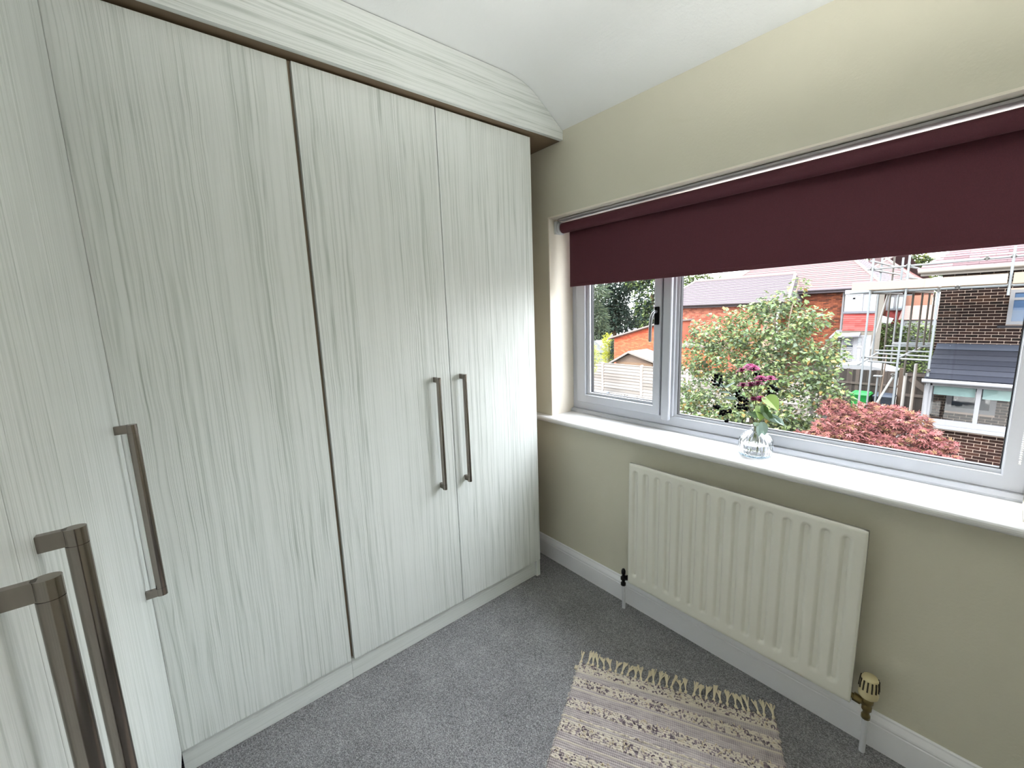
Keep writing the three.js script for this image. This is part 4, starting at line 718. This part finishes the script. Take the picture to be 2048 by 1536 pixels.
  const far = thing('distant_white_house', 'distant white house glimpsed under the big dark trees', 'house', [-40, GY, -60]); mesh('wall', bx(-2, 2, 0, 2.4, -4, 0, 0), winWhite, far); mesh('roof', slab([[-2.3, 2.3, 0.3], [2.3, 2.3, 0.3], [2.3, 3.6, -2], [-2.3, 3.6, -2]], 0.1), std(0xa79f9a, 0.9), far);
}
// ---------------------------------------------------------------- foliage
const leafMat = phys(0xffffff, 0.75, { vertexColors: true, side: THREE.DoubleSide, transmission: 0.3, thickness: 0 });
function leafGeo(shape) {
  if (shape === 'maple') { const P = []; for (const [a, l] of [[0, 1], [0.75, 0.86], [-0.75, 0.86], [1.5, 0.6], [-1.5, 0.6]]) { const c = Math.cos(a), s = Math.sin(a); P.push([0, 0, 0], [l * 0.5 * s + 0.13 * c, 0.03, l * 0.5 * c - 0.13 * s], [l * s, -0.08, l * c], [0, 0, 0], [l * s, -0.08, l * c], [l * 0.5 * s - 0.13 * c, 0.03, l * 0.5 * c + 0.13 * s]); } return P; }
  if (shape === 'needle') return [[-0.09, 0, 0], [0.09, 0, 0], [0, -0.05, 1], [0, 0.09, 0.1], [0, -0.05, 0.1], [0, -0.02, 0.9]];
  const b = [0, 0, 0], l = [-0.32, 0.1, 0.42], r = [0.32, 0.1, 0.42], t = [0, -0.1, 1], m = [0, 0, 0.5];
  return [b, m, l, l, m, t, b, r, m, m, r, t];
}
// spots: function returning {p:[x,y,z], out:[x,y,z]}; pal: linear colours
function leaves(n, shape, size, pal, spot) {
  pal = pal.map((c) => c.map((v) => v * 0.5)); const base = leafGeo(shape), pos = new Float32Array(n * base.length * 3), col = new Float32Array(n * base.length * 3), o = new THREE.Object3D(), v = new THREE.Vector3(), all = []; let i = 0;
  for (let k = 0; k < n; k++) {
    const s = spot(k), c = pal[Math.floor(rnd() * pal.length)], q = rr(0.8, 1.2), z = rr(size * 0.7, size * 1.25);
    o.position.set(...s.p); o.lookAt(s.p[0] + s.out[0] + rr(-0.9, 0.9), s.p[1] + s.out[1] + rr(-0.9, 0.4), s.p[2] + s.out[2] + rr(-0.9, 0.9)); o.rotateZ(rr(-0.8, 0.8)); o.scale.setScalar(z); o.updateMatrix();
    for (const b of base) { v.set(...b).applyMatrix4(o.matrix); pos[i] = v.x; pos[i + 1] = v.y; pos[i + 2] = v.z; col[i] = c[0] * q; col[i + 1] = c[1] * q; col[i + 2] = c[2] * q; i += 3; }
  }
  const g = new THREE.BufferGeometry(); g.setAttribute('position', new THREE.BufferAttribute(pos, 3)); g.setAttribute('color', new THREE.BufferAttribute(col, 3)); g.computeVertexNormals(); return g;
}
const shell = (c, r, lo = 0.55) => { let a, b, d, l; do { a = rr(-1, 1); b = rr(-1, 1); d = rr(-1, 1); l = Math.hypot(a, b, d); } while (l > 1 || l < 0.05); const k = Math.pow(rr(lo * lo * lo, 1), 1 / 3) / l; return { p: [c[0] + a * k * r[0], c[1] + b * k * r[1], c[2] + d * k * r[2]], out: [a / l, b / l * 0.5, d / l] }; };
const clumps = (list, lo) => { const w = list.map((c) => c.w ?? c.r[0] * c.r[1]); const tot = w.reduce((a, b) => a + b); return () => { let q = rnd() * tot, i = 0; while ((q -= w[i]) > 0 && i < list.length - 1) i++; return shell(list[i].c, list[i].r, lo); }; };
function plant(name, label, category, pos, n, shape, size, pal, list, trunk, o = {}) {
  const t = thing(name, label, category, pos); const spot = clumps(list.map((c) => ({ ...c, c: [c.c[0] - pos[0], c.c[1] - pos[1], c.c[2] - pos[2]] })), o.lo ?? 0.5);
  mesh('foliage', leaves(n, shape, size, pal, spot), leafMat, t, { kind: 'stuff' });
  if (trunk) mesh('trunk', trunk.map(([a, b, r0]) => { const A = new THREE.Vector3(...a).sub(t.position), B = new THREE.Vector3(...b).sub(t.position), M = A.clone().lerp(B, 0.5).add(new THREE.Vector3(rr(-0.05, 0.05), 0, rr(-0.05, 0.05))); return tube([A.toArray(), M.toArray(), B.toArray()], r0, 8, 7); }), o.bark || std(0x5a4a3c, 0.95), t);
  return { t, spot };
}
{ // broad-leaved garden tree in front of the window
  const cl = [];
  for (const [x, y, z, r] of [[-2.45, 0.15, -9, 0.9], [-3.2, 0.05, -9.2, 0.85], [-1.7, 0.2, -9.1, 0.9], [-2.2, 0.85, -9.1, 0.75], [-1.65, 0.9, -9, 0.6], [-3.2, 0.8, -9.2, 0.5], [-2.4, -0.7, -8.8, 0.95], [-1.7, -0.75, -8.8, 0.85], [-3.2, -0.75, -9, 0.7], [-1.15, 0.15, -9, 0.55], [-1.2, 0.75, -9, 0.45], [-2.0, -1.3, -8.6, 0.8], [-2.8, -1.3, -8.7, 0.65], [-1.45, -1.35, -8.6, 0.6], [-3.75, 0.3, -9.3, 0.45], [-3.9, -0.5, -9.2, 0.4], [-1.7, 1.4, -9, 0.4], [-1.55, 1.85, -9, 0.2], [-0.95, -0.3, -8.9, 0.4], [-0.75, -0.32, -8.8, 0.22], [-0.55, -0.4, -8.8, 0.16], [-0.85, 0.42, -8.9, 0.25], [-0.7, 0.35, -8.9, 0.14], [-2.5, 1.25, -9.1, 0.34], [-2.9, 1.2, -9.1, 0.28], [-3.9, 0.95, -9.3, 0.22], [-3.5, 1.05, -9.3, 0.25], [-2.15, 1.5, -9, 0.22], [-3.3, -1.45, -8.8, 0.4], [-4.05, 0.5, -9.2, 0.3], [-4.15, 0.0, -9.2, 0.35], [-4.0, -0.95, -9, 0.42], [-3.75, -1.25, -8.8, 0.38], [-3.6, 0.55, -9.2, 0.4], [-2.05, 1.25, -9, 0.26], [-1.15, 1.15, -9, 0.24], [-0.95, 0.0, -8.9, 0.3], [-1.0, -0.75, -8.8, 0.3], [-1.05, -1.2, -8.7, 0.3]]) {
    if (r < 0.36) { cl.push({ c: [x, y, z], r: [r, r * 0.9, r * 0.8], w: r * r * 1.2 }); continue; }
    for (let k = 0; k < Math.round(r * r * 46); k++) { const q = shell([x, y, z], [r, r * 0.95, r * 0.8], 0.5).p, t = rr(0.14, 0.24); cl.push({ c: q, r: [t, t * 0.75, t], w: t * t }); }
  }
  const pal = [[0.2, 0.28, 0.11], [0.26, 0.34, 0.13], [0.33, 0.41, 0.17], [0.16, 0.23, 0.13], [0.22, 0.31, 0.18], [0.4, 0.45, 0.2], [0.26, 0.32, 0.18], [0.22, 0.29, 0.2], [0.17, 0.25, 0.08], [0.2, 0.28, 0.09], [0.19, 0.27, 0.11], [0.15, 0.24, 0.1], [0.22, 0.29, 0.12], [0.45, 0.3, 0.1]];
  const root = [-2.3, GY, -9];
  const tr = [[[-2.3, GY, -9], [-2.3, -1.2, -9], 0.07], [[-2.3, -1.3, -9], [-1.7, 0.4, -9], 0.035], [[-2.3, -1.2, -9], [-2.9, 0.4, -9.1], 0.035], [[-1.7, 0.4, -9], [-1.55, 1.95, -9], 0.014], [[-1.72, 0.3, -9], [-2.5, 1.35, -9.1], 0.013], [[-2.9, 0.4, -9.1], [-3.5, 1.1, -9.3], 0.012], [[-2.9, 0.3, -9.1], [-3.9, 0.95, -9.3], 0.012], [[-1.7, 0.1, -9], [-0.7, 0.4, -8.9], 0.012], [[-1.9, -0.4, -8.9], [-0.5, -0.42, -8.8], 0.012], [[-2.9, 0.4, -9.1], [-2.9, 1.25, -9.1], 0.01], [[-1.7, 0.5, -9], [-2.15, 1.55, -9], 0.01], [[-2.2, -0.9, -9], [-3.6, -0.4, -9.2], 0.016]];
  const { t, spot } = plant('garden_tree', 'leafy green garden tree filling the middle of the window view', 'tree', root, 17000, 'broad', 0.105, pal, cl, tr, { lo: 0.2, bark: std(0x7a6c60, 0.95) });
  // leaves nearest the window, each its own piece
  const mats = pal.map((c) => phys(new THREE.Color().setRGB(c[0] * 0.5, c[1] * 0.5, c[2] * 0.5), 0.7, { side: THREE.DoubleSide, transmission: 0.3, thickness: 0 })), lg = polyGeo(leafGeo('broad'));
  for (let k = 0; k < 300; k++) { const s = spot(); const m = mesh('leaf', lg, mats[Math.floor(rnd() * mats.length)], t); m.position.set(s.p[0], s.p[1], Math.max(s.p[2], rr(0.35, 0.9))); m.lookAt(m.position.x + root[0] + s.out[0] + rr(-0.7, 0.7), m.position.y + root[1] + s.out[1] + rr(-0.6, 0.4), m.position.z + root[2] + s.out[2] + rr(0, 1)); m.scale.setScalar(rr(0.1, 0.14)); }
  mesh('blossom', leaves(260, 'broad', 0.05, [[0.6, 0.52, 0.48], [0.62, 0.58, 0.52], [0.5, 0.44, 0.38]], clumps([[-3.45, -0.55, -8.6, 0.22], [-3.0, -0.7, -8.4, 0.28], [-2.75, -0.55, -8.4, 0.2], [-1.1, -0.5, -8.5, 0.28], [-0.9, -0.75, -8.5, 0.24], [-1.3, -0.2, -8.5, 0.18], [-2.4, -0.95, -8.2, 0.14], [-1.6, 0.75, -8.6, 0.16]].map(([x, y, z, r]) => ({ c: [x - root[0], y - root[1], z - root[2]], r: [r, r * 0.7, r * 0.5] })), 0.2)), leafMat, t, { kind: 'stuff' });
}
// red maple
{
  const cl = []; for (const [x, y, z, r] of [[-0.55, -0.62, -8.3, 0.3], [-0.25, -0.72, -8.1, 0.35], [0.1, -0.72, -8.2, 0.38], [0.45, -0.62, -8.2, 0.36], [0.25, -0.55, -8.4, 0.3], [0.65, -0.8, -8.0, 0.32], [-0.5, -1.0, -7.7, 0.35], [-0.1, -1.1, -7.6, 0.4], [0.3, -1.12, -7.6, 0.4], [0.7, -1.1, -7.6, 0.35], [0.95, -1.08, -7.7, 0.28], [1.15, -1.2, -7.6, 0.26], [1.3, -1.28, -7.6, 0.2], [-0.3, -1.5, -7.4, 0.4], [0.3, -1.55, -7.4, 0.45], [0.8, -1.5, -7.5, 0.4], [-0.9, -1.1, -7.8, 0.25], [0.55, -1.3, -7.9, 0.4], [-0.5, -1.35, -7.8, 0.35], [0.1, -1.35, -7.6, 0.4], [0.75, -1.3, -7.6, 0.4], [-0.2, -0.92, -7.8, 0.38], [0.12, -0.98, -7.8, 0.38], [0.4, -0.98, -7.8, 0.36], [-0.45, -0.85, -7.9, 0.34], [-0.2, -1.7, -7.6, 0.5], [0.5, -1.75, -7.6, 0.5], [1.0, -1.4, -7.7, 0.35], [0.0, -1.3, -7.9, 0.4], [-0.75, -1.25, -7.5, 0.3], [0.9, -0.9, -8.0, 0.26], [-0.1, -0.55, -8.6, 0.26], [-0.62, -0.52, -8.5, 0.2]]) cl.push({ c: [x, y, z], r: [r, r * 0.45, r] });
  plant('red_maple', 'low spreading red-leaved maple below the window', 'tree', [0.2, GY, -8], 12500, 'maple', 0.085, [[0.32, 0.1, 0.1], [0.4, 0.14, 0.13], [0.26, 0.08, 0.08], [0.44, 0.17, 0.15], [0.36, 0.14, 0.14], [0.22, 0.09, 0.06], [0.3, 0.17, 0.08]], cl, [[[0.2, GY, -8], [0.2, -1.6, -8], 0.05], [[0.2, -1.7, -8], [-0.5, -0.9, -8], 0.02], [[0.2, -1.7, -8], [0.9, -1.0, -7.8], 0.02], [[0.2, -1.6, -8], [0.2, -0.8, -8.2], 0.02], [[0.0, -1.4, -8], [-0.6, -1.2, -7.6], 0.012], [[0.4, -1.4, -8], [1.3, -1.3, -7.6], 0.012]], { lo: 0.15, bark: std(0x3a2a26, 0.95) });
}
const E1 = (x, y, z, a, b = a, c = a) => ({ c: [x, y, z], r: [a, b, c] });
const darkG = [[0.018, 0.04, 0.03], [0.03, 0.06, 0.04], [0.045, 0.08, 0.05], [0.07, 0.1, 0.07], [0.025, 0.05, 0.04]];
const midG = [[0.13, 0.19, 0.06], [0.18, 0.26, 0.07], [0.22, 0.3, 0.09], [0.1, 0.15, 0.05]];
plant('dark_tree', 'big dark tree behind the garage at the left of the view', 'tree', [-29.5, GY, -41], 6500, 'broad', 0.42, darkG, [E1(-30.8, 1.0, -41, 2.4, 2.2, 2), E1(-30.5, 2.2, -41, 2.1, 2.5, 2), E1(-29.5, 4.6, -41, 3, 1.6, 2), E1(-29.3, 0.4, -41, 2.2, 1.6, 2), E1(-31.5, 0.2, -41, 1.8, 1.8, 2)], [[[-30, GY, -41], [-30, 3, -41], 0.25]], { lo: 0.3 });
plant('round_tree', 'dark rounded tree right of the big dark tree, over the garage roof', 'tree', [-24.5, GY, -40], 4200, 'broad', 0.4, darkG.concat(midG), [E1(-24.6, 2.6, -40, 1.9, 2.3, 2), E1(-24.3, 0.6, -40, 1.8, 1.6, 2), E1(-26.3, 4.7, -40, 1.8, 1.0, 1.5), E1(-27, 0.1, -42, 1.3, 0.9, 1)], [[[-24.4, GY, -40], [-24.4, 3, -40], 0.22]], { lo: 0.3 });
plant('willow_tree', 'pale feathery tree at the left edge of the window pane', 'tree', [-24.5, GY, -30], 3400, 'needle', 0.5, [[0.12, 0.17, 0.1], [0.17, 0.22, 0.12], [0.09, 0.13, 0.09], [0.2, 0.24, 0.15]], [E1(-24.6, 2.6, -30, 1.0, 1.7, 1), E1(-24.2, 0.7, -30, 1.3, 1.5, 1), E1(-24.5, -0.9, -30, 1.6, 1.2, 1), E1(-23.4, 3.1, -30, 0.7, 0.6, 0.8), E1(-23.6, -0.4, -30, 0.9, 0.8, 0.8)], [[[-24.5, GY, -30], [-24.5, 2.5, -30], 0.15]], { lo: 0.2 });
plant('yellow_conifer', 'small bright yellow conifer beside the orange garage', 'shrub', [-17.1, GY, -22.9], 1500, 'needle', 0.2, [[0.7, 0.72, 0.06], [0.8, 0.8, 0.1], [0.5, 0.56, 0.05]], [E1(-17.15, -0.62, -22.9, 0.42, 0.5, 0.4), E1(-17.15, -1.1, -22.9, 0.5, 0.6, 0.45), E1(-17.1, -1.9, -22.9, 0.5, 0.7, 0.45)], [[[-17.1, GY, -22.9], [-17.1, -0.8, -22.9], 0.05]], { lo: 0.2 });
plant('blue_conifer', 'narrow blue-green conifer between the yellow conifer and the garage', 'shrub', [-16.45, GY, -22.7], 1000, 'needle', 0.2, [[0.03, 0.08, 0.06], [0.05, 0.11, 0.08]], [E1(-16.5, -0.82, -22.7, 0.22, 0.55, 0.25), E1(-16.5, -1.8, -22.7, 0.28, 0.9, 0.3)], [[[-16.5, GY, -22.7], [-16.5, -0.8, -22.7], 0.04]], { lo: 0.2 });
plant('golden_shrub', 'yellow-green weeping shrub at the left edge of the garden', 'shrub', [-12.6, GY, -15.2], 2000, 'needle', 0.16, [[0.6, 0.64, 0.14], [0.7, 0.72, 0.22], [0.45, 0.52, 0.14]], [E1(-12.55, -0.5, -15.2, 0.5, 0.45, 0.4), E1(-12.3, -0.85, -15.2, 0.5, 0.4, 0.4), E1(-12.5, -1.3, -15.2, 0.4, 0.5, 0.4), E1(-12.7, -2.0, -15.2, 0.35, 0.9, 0.35)], [[[-12.6, GY, -15.2], [-12.6, -0.6, -15.2], 0.04]], { lo: 0.2 });
plant('hedge', 'clipped green hedge behind the scaffold', 'hedge', [-2.8, GY, -31.2], 4200, 'broad', 0.17, midG.concat([[0.16, 0.2, 0.07]]), [E1(-4.0, -0.9, -31.2, 0.9, 1.2, 0.5), E1(-3.0, -0.8, -31.2, 1.0, 1.15, 0.5), E1(-2.0, -0.85, -31.2, 1.0, 1.15, 0.5), E1(-1.2, -0.9, -31.2, 0.8, 1.1, 0.5), E1(-3, -2, -31.2, 1.6, 0.8, 0.5), E1(-1.6, -2, -31.2, 1.2, 0.8, 0.5)], [[[-3, GY, -31.2], [-3, -1, -31.2], 0.05]], { lo: 0.5 });
plant('street_tree', 'yellow-green tree top behind the scaffold rails', 'tree', [-5.4, GY, -48], 3400, 'broad', 0.4, [[0.2, 0.25, 0.06], [0.26, 0.3, 0.08], [0.1, 0.15, 0.06], [0.06, 0.1, 0.05]], [E1(-7.0, 4.4, -48, 1.3, 1.2, 1), E1(-5.2, 4.6, -48, 1.2, 1.3, 1), E1(-4.2, 3.9, -48, 1.1, 1.0, 1), E1(-5.6, 2.8, -48, 1.6, 1.2, 1), E1(-4.6, 2.4, -48, 1.4, 1.0, 1)], [[[-5.4, GY, -48], [-5.4, 3.5, -48], 0.2]], { lo: 0.3 });
plant('distant_tree', 'olive tree top above the grey roof beside the window mullion', 'tree', [-24.5, GY, -50], 2600, 'broad', 0.4, midG.concat([[0.17, 0.18, 0.08]]), [E1(-26, 4.0, -50, 1.8, 1.6, 1), E1(-24, 4.4, -50, 1.6, 1.1, 1), E1(-21.6, 4.3, -50, 1.0, 0.6, 1), E1(-27.5, 2.5, -50, 1.5, 1.5, 1), E1(-22.8, 3.4, -50, 1.4, 1.0, 1)], [[[-25, GY, -50], [-25, 3, -50], 0.2]], { lo: 0.3 });

// outdoor colours darkened together to offset the exposure, sparing the added bounce paving
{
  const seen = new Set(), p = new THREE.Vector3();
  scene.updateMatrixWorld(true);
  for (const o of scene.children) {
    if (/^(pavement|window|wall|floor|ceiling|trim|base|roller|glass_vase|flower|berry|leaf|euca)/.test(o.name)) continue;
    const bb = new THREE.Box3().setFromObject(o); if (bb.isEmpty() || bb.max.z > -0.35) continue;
    o.traverse((m) => { if (m.material && !seen.has(m.material) && m.material !== glass) { seen.add(m.material); m.material.color.multiplyScalar(0.86); m.material.specularIntensity = 0.2;   // specular lowered to cut the grey sky sheen
      } });
  }
}
renderer.render(scene, camera);
